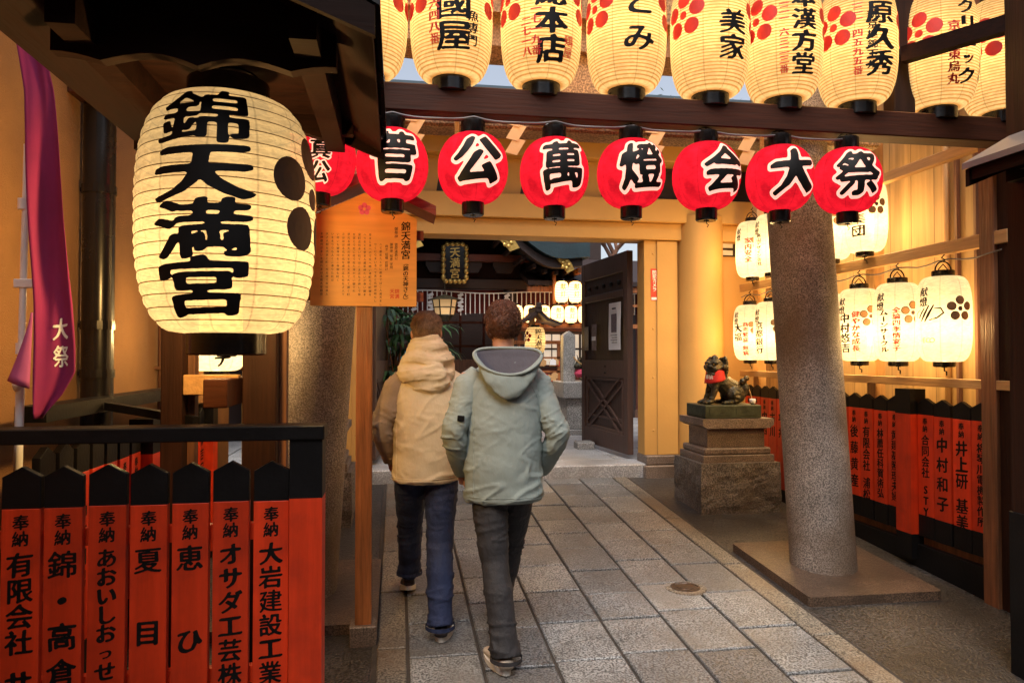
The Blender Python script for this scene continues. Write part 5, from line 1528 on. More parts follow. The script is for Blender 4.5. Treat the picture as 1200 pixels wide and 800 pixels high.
# inner lantern under its own little roof
il = lantern('roofed_lantern', 'cream lantern reading 錦天満宮 on a post with a small dark roof inside the courtyard', 'lantern', None, (2.07, 10.8, 1.75), 0.155, 0.40, 0.07, 3, M['paper_big'], 20, 0.002,
             (0.07, 0.03, 0.07, 0.04), [dict(t='錦天満宮', az=8, z=0.17, em=0.088, sx=1.35, bev=0.03)], [(-62, 0.05)], 30, 0, 40, 'none', 0, None, (1, 0.74, 0.38), 8, crest_r=0.05, crest_mat='ink_red')
ir = thing('lantern_roof', 'small dark curved roof on a post above the inner courtyard lantern', 'shelter', (2.07, 10.8, FLOOR))
bm = newbm()
for sg in (-1, 1):
    add_prism(bm, [(2.07, 2.15), (2.07 + sg * 0.12, 2.04), (2.07 + sg * 0.34, 1.97), (2.07 + sg * 0.36, 2.0), (2.07 + sg * 0.14, 2.09), (2.07, 2.22)], 'y', 10.5, 11.1)
add_box(bm, 2.02, 10.48, 2.16, 2.12, 11.12, 2.25, 0.01)
add_box(bm, 2.03, 10.47, 2.22, 2.11, 10.53, 2.3, 0.01)
obj('roof', bm, M['hall_wood'], ir)
bm = newbm(); add_box(bm, 2.03, 11.02, FLOOR, 2.11, 11.1, 2.15); obj('post', bm, M['hall_wood'], ir)
# stone post and plinth with the ox
sp = thing('stone_post', 'grey granite post with pointed top on a square stone block', 'stone post', (2.58, 10.5, FLOOR))
bm = newbm(); add_prism(bm, [(2.42, 1.14), (2.60, 1.14), (2.60, 1.82), (2.51, 1.88), (2.42, 1.82)], 'y', 10.42, 10.6); obj('shaft', bm, M['stone_grey'], sp)
bm = newbm(); add_box(bm, 2.37, 10.2, 0.9, 3.1, 10.95, 1.138, 0.012); add_box(bm, 2.43, 10.26, 0.45, 3.04, 10.9, 0.9, 0.01); add_box(bm, 2.39, 10.22, FLOOR, 3.08, 10.94, 0.45, 0.01); obj('block', bm, M['stone_grey'], sp)
ox = thing('ox_statue', 'black reclining ox statue with a pink bib on the grey stone block', 'statue', (2.75, 10.42, 1.14))
bm = newbm()
add_ell(bm, (0.13, 0.05, 0.14), (0.2, 0.12, 0.13)); add_ell(bm, (-0.07, -0.02, 0.26), (0.085, 0.07, 0.08)); add_ell(bm, (-0.13, -0.05, 0.22), (0.06, 0.05, 0.045)); add_tube(bm, [(0.06, 0.02, 0.18), (-0.05, -0.01, 0.25)], [0.1, 0.07], 10)
for s in (-1, 1):
    add_ell(bm, (-0.03, s * 0.085 - 0.02, 0.27), (0.02, 0.04, 0.015), 8)
    add_tube(bm, [(-0.08, s * 0.05 - 0.02, 0.31), (-0.09, s * 0.10 - 0.02, 0.34), (-0.11, s * 0.09 - 0.02, 0.4)], [0.02, 0.015, 0.006], 6)
add_ell(bm, (-0.02, -0.08, 0.04), (0.1, 0.04, 0.035)); add_ell(bm, (0.2, -0.08, 0.06), (0.1, 0.06, 0.06))
obj('body', remesh(bm, 0.012, 2), M['bronze'], ox, smooth=True, world=False)
bm = newbm(); add_lathe(bm, [(0.07, 0.0), (0.11, 0.05), (0.085, 0.12)], 16, (-0.06, -0.02, 0.06), cap=False); obj('bib', bm, mat('pink_cloth', (0.6, 0.06, 0.13), 0.8, 0.1), ox, world=False)
bm = newbm(); add_tube(bm, [(-0.2, -0.1, 0.36), (-0.17, -0.12, 0.31), (-0.12, -0.13, 0.27), (-0.06, -0.12, 0.24)], 0.012, 6); tag(obj('rope', bm, M['rope'], ox, world=False))
# votive plaque rack
er = thing('votive_rack', 'wooden rack crowded with small pale votive plaques near the shrine office', 'votive rack', (2.4, 12.2, FLOOR))
bm = newbm(); add_box(bm, 2.05, 12.3, FLOOR, 2.1, 12.35, 1.75); add_box(bm, 2.75, 12.3, FLOOR, 2.8, 12.35, 1.75); add_box(bm, 2.0, 12.28, 1.72, 2.85, 12.37, 1.78)
for k in range(4): add_box(bm, 2.05, 12.30, 0.75 + 0.24 * k, 2.8, 12.34, 0.78 + 0.24 * k)
obj('frame', bm, M['post_wood'], er)
re_ = random.Random(3)
for mname, n in (('light_wood', 40), ('bib', 14), ('white_paper', 16)):
    bm = newbm()
    for i in range(n):
        x = re_.uniform(2.08, 2.68); z = 0.62 + 0.24 * re_.randrange(4) + re_.uniform(-0.03, 0.03); y = 12.24 + re_.uniform(-0.03, 0.03)
        add_prism(bm, [(x, z), (x + 0.11, z), (x + 0.11, z + 0.08), (x + 0.055, z + 0.11), (x, z + 0.08)], 'y', y, y + 0.006)
    tag(obj('votive_plaque', bm, M[mname], er), kind='stuff')

# houses closing the courtyard and alley
lh = thing('side_building', 'dark timber building along the side of the courtyard', 'building', (-3.2, 11, FLOOR))
bm = newbm(); add_box(bm, -6, 7.8, -0.2, -2.6, 13.0, 5.2); obj('wall', bm, M['hall_wood'], lh)
bm = newbm(); add_prism(bm, [(7.7, 5.2), (13.2, 5.2), (13.2, 5.4), (10.5, 6.6), (7.7, 5.4)], 'x', -6.3, -2.3); obj('roof', bm, M['roof_teal'], lh)
rh = thing('tiled_building', 'grey tiled roof building behind the shrine office against the bright sky', 'building', (5.5, 19, FLOOR))
bm = newbm(); add_box(bm, 3.2, 19, FLOOR, 9, 24, 2.6); obj('wall', bm, M['white_paper'], rh)
bm = newbm()
add_prism(bm, [(18.4, 2.5), (18.4, 2.65), (21, 3.5), (21, 3.35)], 'x', 3.0, 9.2)
for k in range(24): add_tube(bm, [(3.1 + 0.26 * k, 18.38, 2.68), (3.1 + 0.26 * k, 21, 3.53)], 0.06, 6)
obj('roof', bm, M['grey_metal'], rh)
def tree(x, y, h, label, seed, leafm):
    t = thing('courtyard_tree', label, 'tree', (x, y, FLOOR))
    r = random.Random(seed)
    bmt, bml = newbm(), newbm()
    def grow(p, d, L, rad, dep):
        q = p + d * L
        add_tube(bmt, [p, (p + q) / 2 + Vector((r.uniform(-.04, .04), r.uniform(-.04, .04), 0)) * L, q], [rad, rad * 0.85, rad * 0.65], 6, cap=False)
        if dep == 0 or rad < 0.012:
            for i in range(16):
                c = q + Vector((r.gauss(0, .22), r.gauss(0, .22), r.gauss(0, .18)))
                a = Vector((r.uniform(-1, 1), r.uniform(-1, 1), r.uniform(-1, 1))).normalized(); b = a.orthogonal().normalized()
                s = r.uniform(0.04, 0.08)
                bml.faces.new([bml.verts.new(c + a * s), bml.verts.new(c + b * s * .5), bml.verts.new(c - a * s), bml.verts.new(c - b * s * .5)])
            return
        for k in range(r.choice([2, 3, 3])):
            dd = (d + Vector((r.uniform(-.8, .8), r.uniform(-.8, .8), r.uniform(-.1, .5)))).normalized()
            grow(q, dd, L * r.uniform(.65, .85), rad * .62, dep - 1)
    grow(Vector((x, y, FLOOR)), Vector((0, 0, 1)), h * 0.35, 0.13, 5)
    obj('trunk', bmt, M['brown_post'], t); obj('crown', bml, leafm, t)
leafm = mat('tree_leaf', (0.045, 0.075, 0.04), 0.5, 0.5, 3, island=0.4)
tree(4.6, 17.5, 6.5, 'thin leafed tree against the bright sky above the gate door', 3, leafm)
tree(6.2, 18.2, 7.0, 'taller tree rising behind the grey tiled roof', 9, leafm)

# fan palm beside the left gate post
palm = thing('fan_palm', 'dark green fan palm behind the notice board post inside the gateway', 'palm', (0.0, 9.4, FLOOR))
rpn = random.Random(6)
bms, bml = newbm(), newbm()
for c in range(62):
    bx_, by_ = rpn.uniform(-0.3, 0.25), rpn.uniform(-0.3, 0.3)
    a = rpn.uniform(0, 2 * PI); hh = rpn.uniform(0.7, 1.75)
    lean = rpn.uniform(0.05, 0.42)
    base = Vector((bx_ * 0.5, 9.4 + by_ * 0.5, FLOOR)); tip = Vector((bx_ + lean * math.cos(a), 9.4 + by_ + lean * math.sin(a), FLOOR + hh))
    add_tube(bms, [base, (base + tip) / 2 + Vector((0, 0, 0.1)), tip], [0.014, 0.01, 0.006], 5, cap=False)
    out = Vector((math.cos(a), math.sin(a), rpn.uniform(-0.1, 0.6))).normalized()
    side = out.cross(Vector((0, 0, 1))).normalized()
    n = rpn.choice([9, 11, 13])
    for k in range(n):
        f = -1.25 + 2.5 * k / (n - 1)
        d = (out * math.cos(f) + side * math.sin(f)).normalized()
        L = rpn.uniform(0.3, 0.42); w = 0.022
        nrm = d.cross(Vector((0, 0, 1))).normalized()
        p0 = tip; p1 = tip + d * L * 0.5 + Vector((0, 0, 0.03)); p2 = tip + d * L * 0.85 + Vector((0, 0, -0.05)); p3 = tip + d * L + Vector((0, 0, -0.14))
        vs = [bml.verts.new(p0), bml.verts.new(p1 + nrm * w), bml.verts.new(p1 - nrm * w), bml.verts.new(p2 + nrm * w * .8), bml.verts.new(p2 - nrm * w * .8), bml.verts.new(p3)]
        bml.faces.new((vs[0], vs[1], vs[2])); bml.faces.new((vs[1], vs[3], vs[4], vs[2])); bml.faces.new((vs[3], vs[5], vs[4]))
obj('stem', bms, M['brown_post'], palm); obj('leaves', bml, mat('palm_leaf', (0.06, 0.15, 0.045), 0.4, 0.5, 4, island=0.45), palm)

# ================================================================ PEOPLE
M['skin'] = mat('skin', (0.5, 0.25, 0.17), 0.55, 0.08, 12)
M['hair_red'] = mat('auburn_hair', (0.13, 0.048, 0.024), 0.42, 0.4, 20, island=0.45)
M['hair_brown'] = mat('brown_hair', (0.26, 0.15, 0.085), 0.4, 0.4, 20, island=0.4)
M['hair_black'] = mat('dark_hair', (0.02, 0.014, 0.01), 0.5, 0.4, 20, island=0.4)
def cloth(name, c, v=0.1, weave=420, b=0.12): return mat(name, c, 0.78, v, 5, (1, 1, 0.6), bump=b * 1.9, bscale=30, dirt=[k * 0.8 for k in c], dirt_amt=0.4, dirt_scale=7)
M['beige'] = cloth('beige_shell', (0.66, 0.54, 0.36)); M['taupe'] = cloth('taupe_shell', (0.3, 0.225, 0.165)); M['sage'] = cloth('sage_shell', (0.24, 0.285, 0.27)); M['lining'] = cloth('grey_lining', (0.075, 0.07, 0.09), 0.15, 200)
M['denim'] = cloth('indigo_denim', (0.015, 0.026, 0.078), 0.35, 300, 0.25); M['charcoal'] = cloth('charcoal_denim', (0.024, 0.023, 0.027), 0.3, 300, 0.25)
M['sole'] = mat('white_sole', (0.62, 0.58, 0.52), 0.6, 0.1, 20); M['shoe_dark'] = mat('dark_shoe', (0.03, 0.025, 0.03), 0.6, 0.3, 20); M['shoe_pale'] = mat('pale_shoe', (0.5, 0.42, 0.34), 0.7, 0.12, 20)
M['teal_cloth'] = cloth('teal_cloth', (0.04, 0.2, 0.22)); M['navy_cloth'] = cloth('navy_cloth', (0.015, 0.018, 0.03))

def folds(bm, amp, seed, diag=0.6, fz=11, fx=5, mask=None):
    """drag folds: soft swells plus thin sharp creases, stretched along a slanted direction"""
    bm.normal_update(); mv = []
    for v in bm.verts:
        c = v.co
        a = c.x * fx + c.z * fz * diag; b_ = c.z * fz - c.x * fx * diag
        p = Vector((a * 0.35, c.y * 4, b_)) + Vector((seed * 5.1, seed, 0))
        n0 = noise.noise(p); n1 = noise.noise(p * 1.7 + Vector((3, 1, 7)))
        ridge = max(0.0, 1 - abs(n1) * 5.5) ** 1.5 * min(1, max(0, 0.5 + 2 * noise.noise(p * 0.6 + Vector((9, 2, 4)))))
        d = 0.55 * n0 + 0.75 * ridge - 0.2
        mv.append(v.normal * d * amp * (mask(c) if mask else 1))
    for v, d in zip(bm.verts, mv): v.co += d

def hand(bm, w, d, side):
    """palm, four unequal curled fingers, thumb from the palm's side; w wrist, d pointing direction"""
    w, d = Vector(w), Vector(d).normalized()
    s = Vector((side, 0, 0)); s = (s - d * s.dot(d)).normalized(); n = d.cross(s)
    add_tube(bm, [w - d * 0.02, w + d * 0.03, w + d * 0.09], [(0.028, 0.022), (0.036, 0.018), (0.04, 0.016)], 10)
    for k, L in enumerate((0.07, 0.08, 0.075, 0.058)):
        o = w + d * 0.085 + n * 0 + (s.cross(d)) * (0.03 - 0.02 * k)
        add_tube(bm, [o, o + d * L * 0.5, o + d * L * 0.8 + s * -0.015, o + d * L * 0.95 - s * 0.03], [0.0095, 0.009, 0.0085, 0.007], 8)
    o = w + d * 0.03 + s.cross(d) * 0.035
    add_tube(bm, [o, o + d * 0.03 + s.cross(d) * 0.02, o + d * 0.065 + s.cross(d) * 0.022 - s * 0.012], [0.013, 0.011, 0.008], 8)

def shoe(name, parent, heel, yaw, pitch, mu, L=0.285):
    """heel = point under the heel; pitch lifts the heel over the toe"""
    R3 = Matrix.Rotation(yaw, 3, 'Z') @ Matrix.Rotation(pitch, 3, 'X')
    h = Vector(heel)
    bm = newbm()
    outl = []
    for i in range(26):
        a = 2 * PI * i / 26
        y = L * 0.5 + L * 0.5 * math.sin(a); wid = 0.038 + 0.012 * math.sin(min(1, y / L) * PI * 0.9)
        outl.append((wid * math.cos(a) * (abs(math.cos(a)) ** -0.25 if abs(math.cos(a)) > 0.05 else 1), y))
    add_prism(bm, outl, 'z', 0, 0.028)
    for v in bm.verts: v.co.z += 0.02 * max(0, (v.co.y / L - 0.75)) ; v.co = h + R3 @ v.co
    so = bm
    b2 = newbm()
    add_tube(b2, [(0, 0.012, 0.03), (0, 0.02, 0.075)], [(0.036, 0.03), (0.034, 0.03)], 14)
    add_tube(b2, [(0, 0.0, 0.05), (0, 0.09, 0.052), (0, 0.17, 0.045), (0, 0.24, 0.035), (0, L - 0.01, 0.03)], [(0.034, 0.03), (0.04, 0.04), (0.045, 0.03), (0.043, 0.02), (0.025, 0.012)], 14)
    b2 = remesh(b2, 0.008, 3)
    for v in b2.verts:
        if v.co.z < 0.024: v.co.z = 0.024
        v.co = h + R3 @ v.co
    s_ = obj('shoe', b2, mu, parent, smooth=True)
    obj('sole', so, M['sole'], s_)
    return s_

def head_parts(bm, c, yaw=0.0):
    R3 = Matrix.Rotation(yaw, 3, 'Z'); c = Vector(c)
    def P(x, y, z): return c + R3 @ Vector((x, y, z))
    add_ell(bm, P(0, -0.008, 0.022), (0.076, 0.096, 0.095), 20, R3)
    add_ell(bm, P(0, 0.02, -0.045), (0.06, 0.07, 0.07), 18, R3)
    add_ell(bm, P(0, 0.06, -0.09), (0.034, 0.03, 0.026), 14, R3)
    add_tube(bm, [P(0, 0.088, 0.018), P(0, 0.112, -0.03), P(0, 0.094, -0.036)], [0.009, 0.014, 0.012], 10)
    for s in (-1, 1):
        add_ell(bm, P(s * 0.078, -0.004, -0.008), (0.01, 0.02, 0.032), 12, R3 @ Matrix.Rotation(s * 0.35, 3, 'Z'))
        add_ell(bm, P(s * 0.03, 0.078, 0.022), (0.02, 0.012, 0.008), 10, R3)
        add_ell(bm, P(s * 0.032, 0.07, -0.02), (0.022, 0.018, 0.018), 10, R3)
    add_ell(bm, P(0, 0.083, -0.06), (0.026, 0.012, 0.009), 10, R3)
    return P

def hair(name, parent, P, R3, m, n, length, curl, seed, low=-0.05, rad=1.06, side_fade=False):
    r = random.Random(seed); bm = newbm()
    add_ell(bm, (0, 0, 0), (1, 1, 1), 24)
    dl = []
    for v in bm.verts:
        x, y, z = v.co
        v.co = Vector((x * 0.080, y * 0.101 - 0.010, z * 0.099 + 0.024))
    # drop the face region
    kill = [f for f in bm.faces if (f.calc_center_median().y > 0.045 and f.calc_center_median().z < 0.06) or f.calc_center_median().z < low]
    bmesh.ops.delete(bm, geom=kill, context='FACES')
    crumple(bm, 0.005 if curl else 0.002, (40, 40, 40), seed, 2)
    for v in bm.verts: v.co = P(*v.co)
    def pt(d, k): return Vector((d.x * 0.080 * k, d.y * 0.101 * k - 0.010, d.z * 0.099 * k + 0.024))
    cnt = 0
    while cnt < n:
        d = Vector((r.gauss(0, 1), r.gauss(0, 1), r.gauss(0, 1))).normalized()
        p = pt(d, 1.0)
        if (p.y > 0.05 and p.z < 0.055) or p.z < low: continue
        if p.z < low + 0.03 and r.random() < 0.5: continue
        cnt += 1
        L = length * r.uniform(0.6, 1.2) * (1 + 0.7 * noise.noise(d * 3.3 + Vector((seed, 0, 0))))
        if side_fade: L *= min(1.0, max(0.28, (p.z + 0.03) / 0.1))
        nrm = d
        tang = Vector((r.gauss(0, 1), r.gauss(0, 1), r.gauss(0, 1))); tang = (tang - nrm * tang.dot(nrm)).normalized()
        if not curl:
            tang = (Vector((0, -0.4, -1)) - nrm * Vector((0, -0.4, -1)).dot(nrm)); tang = (tang.normalized() if tang.length > 0.1 else Vector((0, 1, 0))) + Vector((r.uniform(-.3, .3), r.uniform(-.3, .3), 0)); tang.normalize()
        bi = nrm.cross(tang)
        pts = []
        for i in range(5):
            t = i / 4
            if curl:
                a = t * (3.0 + 2.5 * math.sin(cnt * 1.7))
                q = p + nrm * (L * 0.45 * math.sin(t * 2.2)) + tang * (L * 0.4 * (1 - math.cos(a))) + bi * (L * 0.35 * math.sin(a))
            else:
                q = p + nrm * (L * 0.35 * t * (1.2 - t)) + tang * L * t
            pts.append(P(*q))
        w = 0.0016 if curl else 0.0012
        add_tube(bm, pts, [w, w, w * 0.9, w * 0.7, w * 0.3], 3, cap=False)
    return obj(name, bm, m, parent, smooth=True)

def person(label, c, y, zg, top, hipz, lang, rang, jk, pants, hairspec, hood, shoes, sleeves, logo=False, hem=0.77, yaw=0.0, loc=None, wd=1.0):
    """c, y body centre; zg ground; lang / rang = (knee, ankle, shoe heel, shoe yaw, shoe pitch) for each leg"""
    t = thing('person', label, 'person', (c, y, zg))
    hc = (c, y + 0.02, top - 0.118)
    sh = top - 0.352            # shoulder height
    # ---- body
    bm = newbm()
    add_tube(bm, [(c, y, hipz - 0.08), (c, y, hipz + 0.05), (c, y - 0.01, sh - 0.35), (c, y - 0.015, sh - 0.12), (c, y, sh), (c, y + 0.0, sh + 0.06)], [(0.13, 0.1), (0.15, 0.1), (0.135, 0.09), (0.16, 0.1), (0.12, 0.075), (0.06, 0.06)], 16)
    add_tube(bm, [(c, y - 0.005, sh + 0.0), (c, y + 0.0, sh + 0.1), (c, y + 0.01, sh + 0.2)], [0.064, 0.056, 0.058], 14)
    P = head_parts(bm, hc, yaw)
    legs = []
    for sgn, (kn, an, heel, yw, pt_) in ((-1, lang), (1, rang)):
        hip = (c + sgn * 0.085, y, hipz)
        add_tube(bm, [hip, ((hip[0] + kn[0]) / 2, (hip[1] + kn[1]) / 2, (hip[2] + kn[2]) / 2), kn, ((kn[0] + an[0]) / 2, (kn[1] + an[1]) / 2 - 0.015, (kn[2] + an[2]) / 2), an], [0.085, 0.075, 0.055, 0.05, 0.036], 12)
        legs.append((hip, kn, an))
    for sgn, (el, wr) in zip((-1, 1), sleeves):
        shp = (c + sgn * 0.165 * wd, y, sh - 0.02)
        add_tube(bm, [shp, ((shp[0] + el[0]) / 2, (shp[1] + el[1]) / 2, (shp[2] + el[2]) / 2), el, wr], [0.055, 0.047, 0.04, 0.03], 12)
        hand(bm, wr, Vector(wr) - Vector(el), sgn)
    obj('body', remesh(bm, 0.0085, 3), M['skin'], t, smooth=True)
    # ---- eyes
    bm = newbm()
    for s in (-1, 1): add_ell(bm, P(s * 0.03, 0.083, 0.014), (0.012, 0.008, 0.007), 10)
    obj('eye', bm, M['white_paper'], t, smooth=True)
    # ---- trousers
    bm = newbm()
    add_tube(bm, [(c, y, hipz + 0.10), (c, y - 0.01, hipz + 0.0), (c, y - 0.01, hipz - 0.1)], [(0.168, 0.118), (0.178, 0.13), (0.14, 0.105)], 20)
    for hip, kn, an in legs:
        H, K, A = Vector(hip), Vector(kn), Vector(an)
        low = A + Vector((0, -0.004, -0.018))
        add_tube(bm, [H + Vector((0, -0.005, 0.02)), H.lerp(K, 0.35), H.lerp(K, 0.7), K, K.lerp(A, 0.35) + Vector((0, -0.012, 0)), K.lerp(A, 0.75), low], [(0.1, 0.115), (0.094, 0.102), (0.084, 0.088), (0.076, 0.08), (0.074, 0.08), (0.07, 0.074), (0.075, 0.08)], 18)
    b2 = remesh(bm, 0.009, 4)
    folds(b2, 0.02, 3 + c, 0.25, 15, 6, mask=lambda q: 0.35 + 0.9 * max(0, 1 - abs(q.z - zg - 0.1) / 0.18) + 0.4 * max(0, 1 - abs(q.z - zg - 0.5) / 0.15))
    folds(b2, 0.004, 9 + c, -0.5, 30, 14)
    tr_ = obj('trousers', b2, pants, t, smooth=True)
    bm = newbm()
    for hip, kn, an in legs:
        A = Vector(an)
        add_tube(bm, [A + Vector((0, -0.003, -0.022)), A + Vector((0, -0.003, -0.002))], [(0.0785, 0.0835), (0.0775, 0.0825)], 20, cap=False)
    obj('hem', bm, pants, tr_)
    # ---- jacket
    bm = newbm()
    L0 = hem
    add_tube(bm, [(c, y - 0.01, L0), (c, y - 0.01, L0 + 0.03), (c, y - 0.012, L0 + 0.18), (c, y - 0.015, L0 + 0.34), (c, y - 0.015, sh - 0.17), (c, y - 0.008, sh - 0.07), (c, y, sh - 0.005), (c, y + 0.002, sh + 0.045), (c, y + 0.004, sh + 0.10)],
             [(0.198 * wd, 0.152), (0.205 * wd, 0.16), (0.204 * wd, 0.158), (0.2 * wd, 0.148), (0.206 * wd, 0.14), (0.205 * wd, 0.128), (0.165 * wd, 0.1), (0.1, 0.075), (0.07, 0.066)], 32)
    b2 = remesh(bm, 0.009, 5)
    folds(b2, 0.013, 1 + c * 3, 0.5, 7, 6, mask=lambda q: 0.35 + 0.65 * min(1, max(0, (sh - 0.1 - q.z) / 0.3)))
    folds(b2, 0.005, 5 + c, -0.8, 17, 9, mask=lambda q: min(1, max(0, (sh - 0.05 - q.z) / 0.25)))
    j = obj('jacket', b2, jk[0], t, smooth=True)
    bm = newbm()
    add_tube(bm, [(c, y - 0.0115, L0 + 0.022), (c, y - 0.0115, L0 + 0.027)], [(0.211 * wd, 0.166), (0.211 * wd, 0.166)], 40, cap=False)
    obj('hem_seam', bm, jk[0], j)
    from mathutils.bvhtree import BVHTree
    jm = j.data; bv = BVHTree.FromPolygons([Vector(v.co) + Vector((c, y, zg)) for v in jm.vertices], [tuple(p_.vertices) for p_ in jm.polygons])
    def on_back(x, z):
        hit = bv.ray_cast(Vector((x, y - 1, z)), Vector((0, 1, 0)))
        return (hit[0] + Vector((0, -0.0005, 0))) if hit[0] is not None else None
    for path in ([(c - 0.075 - 0.1 * k / 14, sh + 0.03 - 0.19 * k / 14) for k in range(15)], [(c + 0.075 + 0.1 * k / 14, sh + 0.03 - 0.19 * k / 14) for k in range(15)],
                 [(c - 0.19 + 0.38 * k / 24, L0 + 0.035) for k in range(25)], [(c - 0.165, sh - 0.2 - 0.42 * k / 20) for k in range(21)], [(c + 0.165, sh - 0.2 - 0.42 * k / 20) for k in range(21)]):
        pts = [on_back(*q) for q in path]; pts = [q for q in pts if q is not None]
        if len(pts) > 3:
            bm = newbm(); add_tube(bm, pts, 0.0016, 4); obj('seam', bm, jk[0], j)
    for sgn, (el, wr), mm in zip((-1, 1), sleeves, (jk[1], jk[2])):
        bm = newbm()
        S0 = Vector((c + sgn * 0.118 * wd, y - 0.002, sh - 0.022)); S1 = Vector((c + sgn * 0.178 * wd, y - 0.005, sh - 0.075)); E = Vector(el); W = Vector(wr)
        add_tube(bm, [S0, S1, S1.lerp(E, 0.5), E + Vector((0, 0, 0.03)), E + (W - E) * 0.12, E.lerp(W, 0.55), W], [(0.07, 0.07), (0.08, 0.084), (0.074, 0.082), (0.068, 0.078), (0.068, 0.074), (0.06, 0.064), (0.052, 0.054)], 18)
        b2 = remesh(bm, 0.008, 5)
        folds(b2, 0.014, 7 + c + sgn, 0.9 * sgn, 13, 10, mask=lambda q: 0.25 + 1.0 * max(0, 1 - abs(q.z - el[2]) / 0.2))
        folds(b2, 0.005, 2 + c + sgn, -0.6 * sgn, 26, 14)
        s_ = obj('sleeve', b2, mm, t, smooth=True)
        if logo and sgn < 0:
            bm = newbm()
            p = S1.lerp(E, 0.62)
            add_box(bm, p.x - 0.02, p.y - 0.096, p.z - 0.014, p.x + 0.015, p.y - 0.083, p.z + 0.014, 0.003, Matrix.Rotation(0.1, 3, 'Y'))
            obj('arm_badge', bm, M['black_paint'], s_)
    # ---- hood
    if hood == 'bowl':
        C = Vector((c + 0.005, y - 0.128, sh + 0.05))
        n = Vector((0, -0.80, 0.60)).normalized(); pd = Vector((0, -0.16, -1)); e1 = Vector((1, 0, 0)); e2 = n.cross(e1)
        bm = newbm(); rings = {0: [], 1: []}
        NT_, NP = 44, 14
        for side_, k in ((0, 1.0), (1, 0.93)):
            for i in range(NP + 1):
                ph = PI / 2 * i / NP
                row = []
                for q in range(NT_):
                    th = 2 * PI * q / NT_
                    wob = 1 + 0.05 * math.sin(3 * th + 0.6) * math.cos(ph)
                    pz = -math.sin(ph) ** 0.9 * (0.185 if side_ == 0 else 0.165)
                    sharp = 1 - 0.18 * math.sin(ph) * abs(math.cos(th))
                    p = C + e1 * (0.170 * k * wob * sharp * math.cos(ph) * math.cos(th)) + e2 * (0.082 * k * wob * math.cos(ph) * math.sin(th)) - pd * pz * 0.95
                    p.z += 0.03 * (math.cos(th) ** 2) * math.cos(ph)
                    row.append(bm.verts.new(p))
                rings[side_].append(row)
        for side_ in (0, 1):
            for a, b in zip(rings[side_], rings[side_][1:]):
                for q in range(NT_):
                    f = bm.faces.new((a[q], a[(q + 1) % NT_], b[(q + 1) % NT_], b[q])); f.material_index = side_
        for q in range(NT_):
            a, b = rings[0][0], rings[1][0]
            f = bm.faces.new((a[q], b[q], b[(q + 1) % NT_], a[(q + 1) % NT_]))
        bmesh.ops.remove_doubles(bm, verts=bm.verts, dist=0.0005)
        folds(bm, 0.010, 4, 0.3, 10, 8)
        ho = obj('hood', bm, [jk[0], M['lining']], t, smooth=True)
        bm = newbm()
        pts = [C + e1 * (0.172 * math.cos(a)) + e2 * (0.084 * math.sin(a)) + Vector((0, 0, 0.03 * math.cos(a) ** 2)) for a in [2 * PI * k / 40 for k in range(41)]]
        add_tube(bm, pts, 0.008, 8); obj('hood_edge', bm, jk[0], ho, smooth=True)
        bm = newbm()   # stand-up collar round the neck
        add_lathe(bm, [(0.088, 0), (0.09, 0.05), (0.084, 0.07), (0.078, 0.065), (0.078, 0.0)], 28, (c, y + 0.008, sh + 0.055), cap=False)
        obj('collar', bm, M['lining'], t, smooth=True)
    elif hood == 'bunched':
        bm = newbm()
        def ring(cz, rx, ry, r, tilt, yo, ph):
            pts = []
            for k in range(29):
                a = 2 * PI * k / 28
                pts.append((c + rx * math.cos(a), y + yo + ry * math.sin(a), cz - tilt * math.sin(a) + 0.008 * math.sin(3 * a + ph)))
            add_tube(bm, pts, [r * (1 + 0.18 * math.sin(2 * (2 * PI * k / 28) + ph)) for k in range(29)], 10)
        ring(sh + 0.025, 0.118, 0.1, 0.048, -0.03, -0.025, 0)
        ring(sh + 0.085, 0.1, 0.092, 0.043, 0.005, -0.018, 1.5)
        ring(sh + 0.135, 0.085, 0.083, 0.034, 0.02, -0.008, 3)
        ring(sh + 0.17, 0.079, 0.079, 0.022, 0.03, 0.0, 4)
        add_ell(bm, (c + 0.01, y - 0.11, sh - 0.03), (0.115, 0.055, 0.09)); add_ell(bm, (c + 0.03, y - 0.125, sh - 0.0), (0.085, 0.045, 0.07))
        b2 = remesh(bm, 0.0085, 3)
        folds(b2, 0.012, 2, 0.35, 17, 7); folds(b2, 0.004, 6, -0.4, 34, 16)
        ho = obj('hood', b2, jk[0], t, smooth=True)
        bm = newbm(); add_tube(bm, [(c + 0.085, y - 0.09, sh + 0.09), (c + 0.1, y - 0.1, sh + 0.088), (c + 0.108, y - 0.1, sh + 0.088)], [0.007, 0.009, 0.006], 8); obj('toggle', bm, M['black_paint'], ho)
    else:
        bm = newbm(); add_lathe(bm, [(0.085, 0), (0.085, 0.05), (0.075, 0.06), (0.07, 0.0)], 24, (c, y + 0.005, sh + 0.06), cap=False); obj('collar', bm, jk[0], t, smooth=True)
    hair('hair', t, P, None, *hairspec)
    for (kn, an, heel, yw, pt_), in ((lang,), (rang,)):
        shoe('shoe', t, heel, yw, pt_, shoes)
    return t

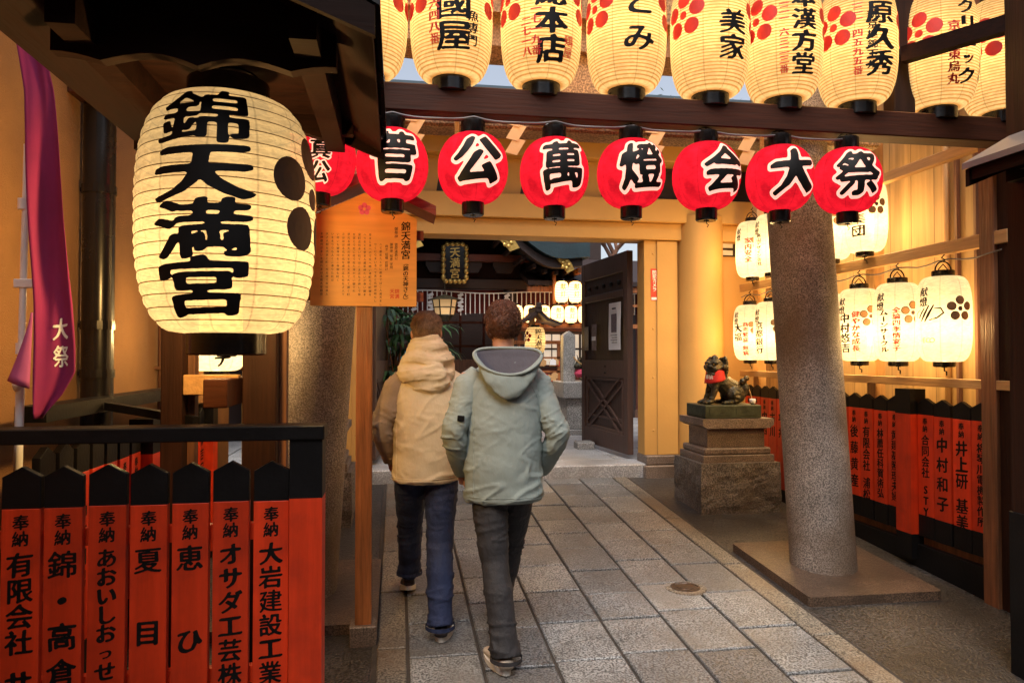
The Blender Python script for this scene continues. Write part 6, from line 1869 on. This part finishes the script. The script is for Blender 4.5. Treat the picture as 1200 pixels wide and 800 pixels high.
c, y = 0.545, 3.72
person('man with curly auburn hair walking away in a sage green hooded jacket and charcoal jeans', c, y, -0.03, 1.78, 0.90,
       ((c - 0.055, 3.65, 0.47), (c - 0.022, 3.475, 0.07), (c - 0.022, 3.425, gz(3.5) + 0.018), 0.22, 0.0),
       ((c + 0.075, 3.96, 0.48), (c + 0.035, 4.12, 0.13), (c + 0.035, 4.08, gz(4.1) + 0.016), -0.05, 0.05),
       (M['sage'], M['sage'], M['sage']), M['charcoal'], (M['hair_red'], 5200, 0.026, True, 5, -0.075), 'bowl', M['shoe_pale'],
       (((c - 0.258, y - 0.05, 1.10), (c - 0.2, y + 0.1, 0.90)), ((c + 0.275, y - 0.06, 1.08), (c + 0.215, y + 0.1, 0.90))), True, 0.765, 0.05)
c, y = 0.165, 4.08
person('man with short brown hair walking away in a beige hooded jacket and dark blue jeans', c, y, 0.01, 1.752, 0.90,
       ((c - 0.085, 4.34, 0.50), (c - 0.085, 4.50, 0.20), (c - 0.085, 4.46, gz(4.5) + 0.05), 0.05, -0.25),
       ((c + 0.07, 4.0, 0.48), (c + 0.065, 3.86, 0.10), (c + 0.065, 3.815, gz(3.86) + 0.018), -0.2, 0.0),
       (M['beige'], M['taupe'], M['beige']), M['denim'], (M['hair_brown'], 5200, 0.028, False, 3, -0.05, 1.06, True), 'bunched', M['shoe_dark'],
       (((c - 0.245, y - 0.02, 1.10), (c - 0.19, y + 0.12, 0.92)), ((c + 0.235, y - 0.03, 1.10), (c + 0.2, y + 0.1, 0.92))), False, 0.81, -0.1, None, 0.93)
# two visitors further in
c, y = -0.28, 12.3
person('distant visitor in dark clothes standing behind the fan palm', c, y, FLOOR, FLOOR + 1.68, FLOOR + 0.86,
       ((c - 0.09, y + 0.02, FLOOR + 0.45), (c - 0.1, y, FLOOR + 0.08), (c - 0.1, y - 0.06, FLOOR + 0.012), 0.1, 0), ((c + 0.09, y + 0.02, FLOOR + 0.45), (c + 0.1, y, FLOOR + 0.08), (c + 0.1, y - 0.06, FLOOR + 0.012), -0.1, 0),
       (M['navy_cloth'], M['navy_cloth'], M['navy_cloth']), M['charcoal'], (M['hair_black'], 300, 0.04, False, 4), 'none', M['shoe_dark'],
       (((c - 0.25, y - 0.02, FLOOR + 1.05), (c - 0.24, y + 0.1, FLOOR + 0.82)), ((c + 0.25, y - 0.02, FLOOR + 1.05), (c + 0.24, y + 0.1, FLOOR + 0.82))), False, FLOOR + 0.78)
c, y = 0.33, 11.6
person('distant visitor in a teal jacket partly hidden by the man in beige', c, y, FLOOR, FLOOR + 1.58, FLOOR + 0.82,
       ((c - 0.09, y + 0.02, FLOOR + 0.43), (c - 0.1, y, FLOOR + 0.08), (c - 0.1, y - 0.06, FLOOR + 0.012), 0.1, 0), ((c + 0.09, y + 0.02, FLOOR + 0.43), (c + 0.1, y, FLOOR + 0.08), (c + 0.1, y - 0.06, FLOOR + 0.012), -0.1, 0),
       (M['teal_cloth'], M['teal_cloth'], M['teal_cloth']), M['charcoal'], (M['hair_black'], 300, 0.04, False, 4), 'none', M['shoe_dark'],
       (((c - 0.25, y - 0.02, FLOOR + 1.0), (c - 0.24, y + 0.1, FLOOR + 0.8)), ((c + 0.25, y - 0.02, FLOOR + 1.0), (c + 0.24, y + 0.1, FLOOR + 0.8))), False, FLOOR + 0.75, 1.2)

for o in scene.objects:
    if '_w' in o: del o['_w']
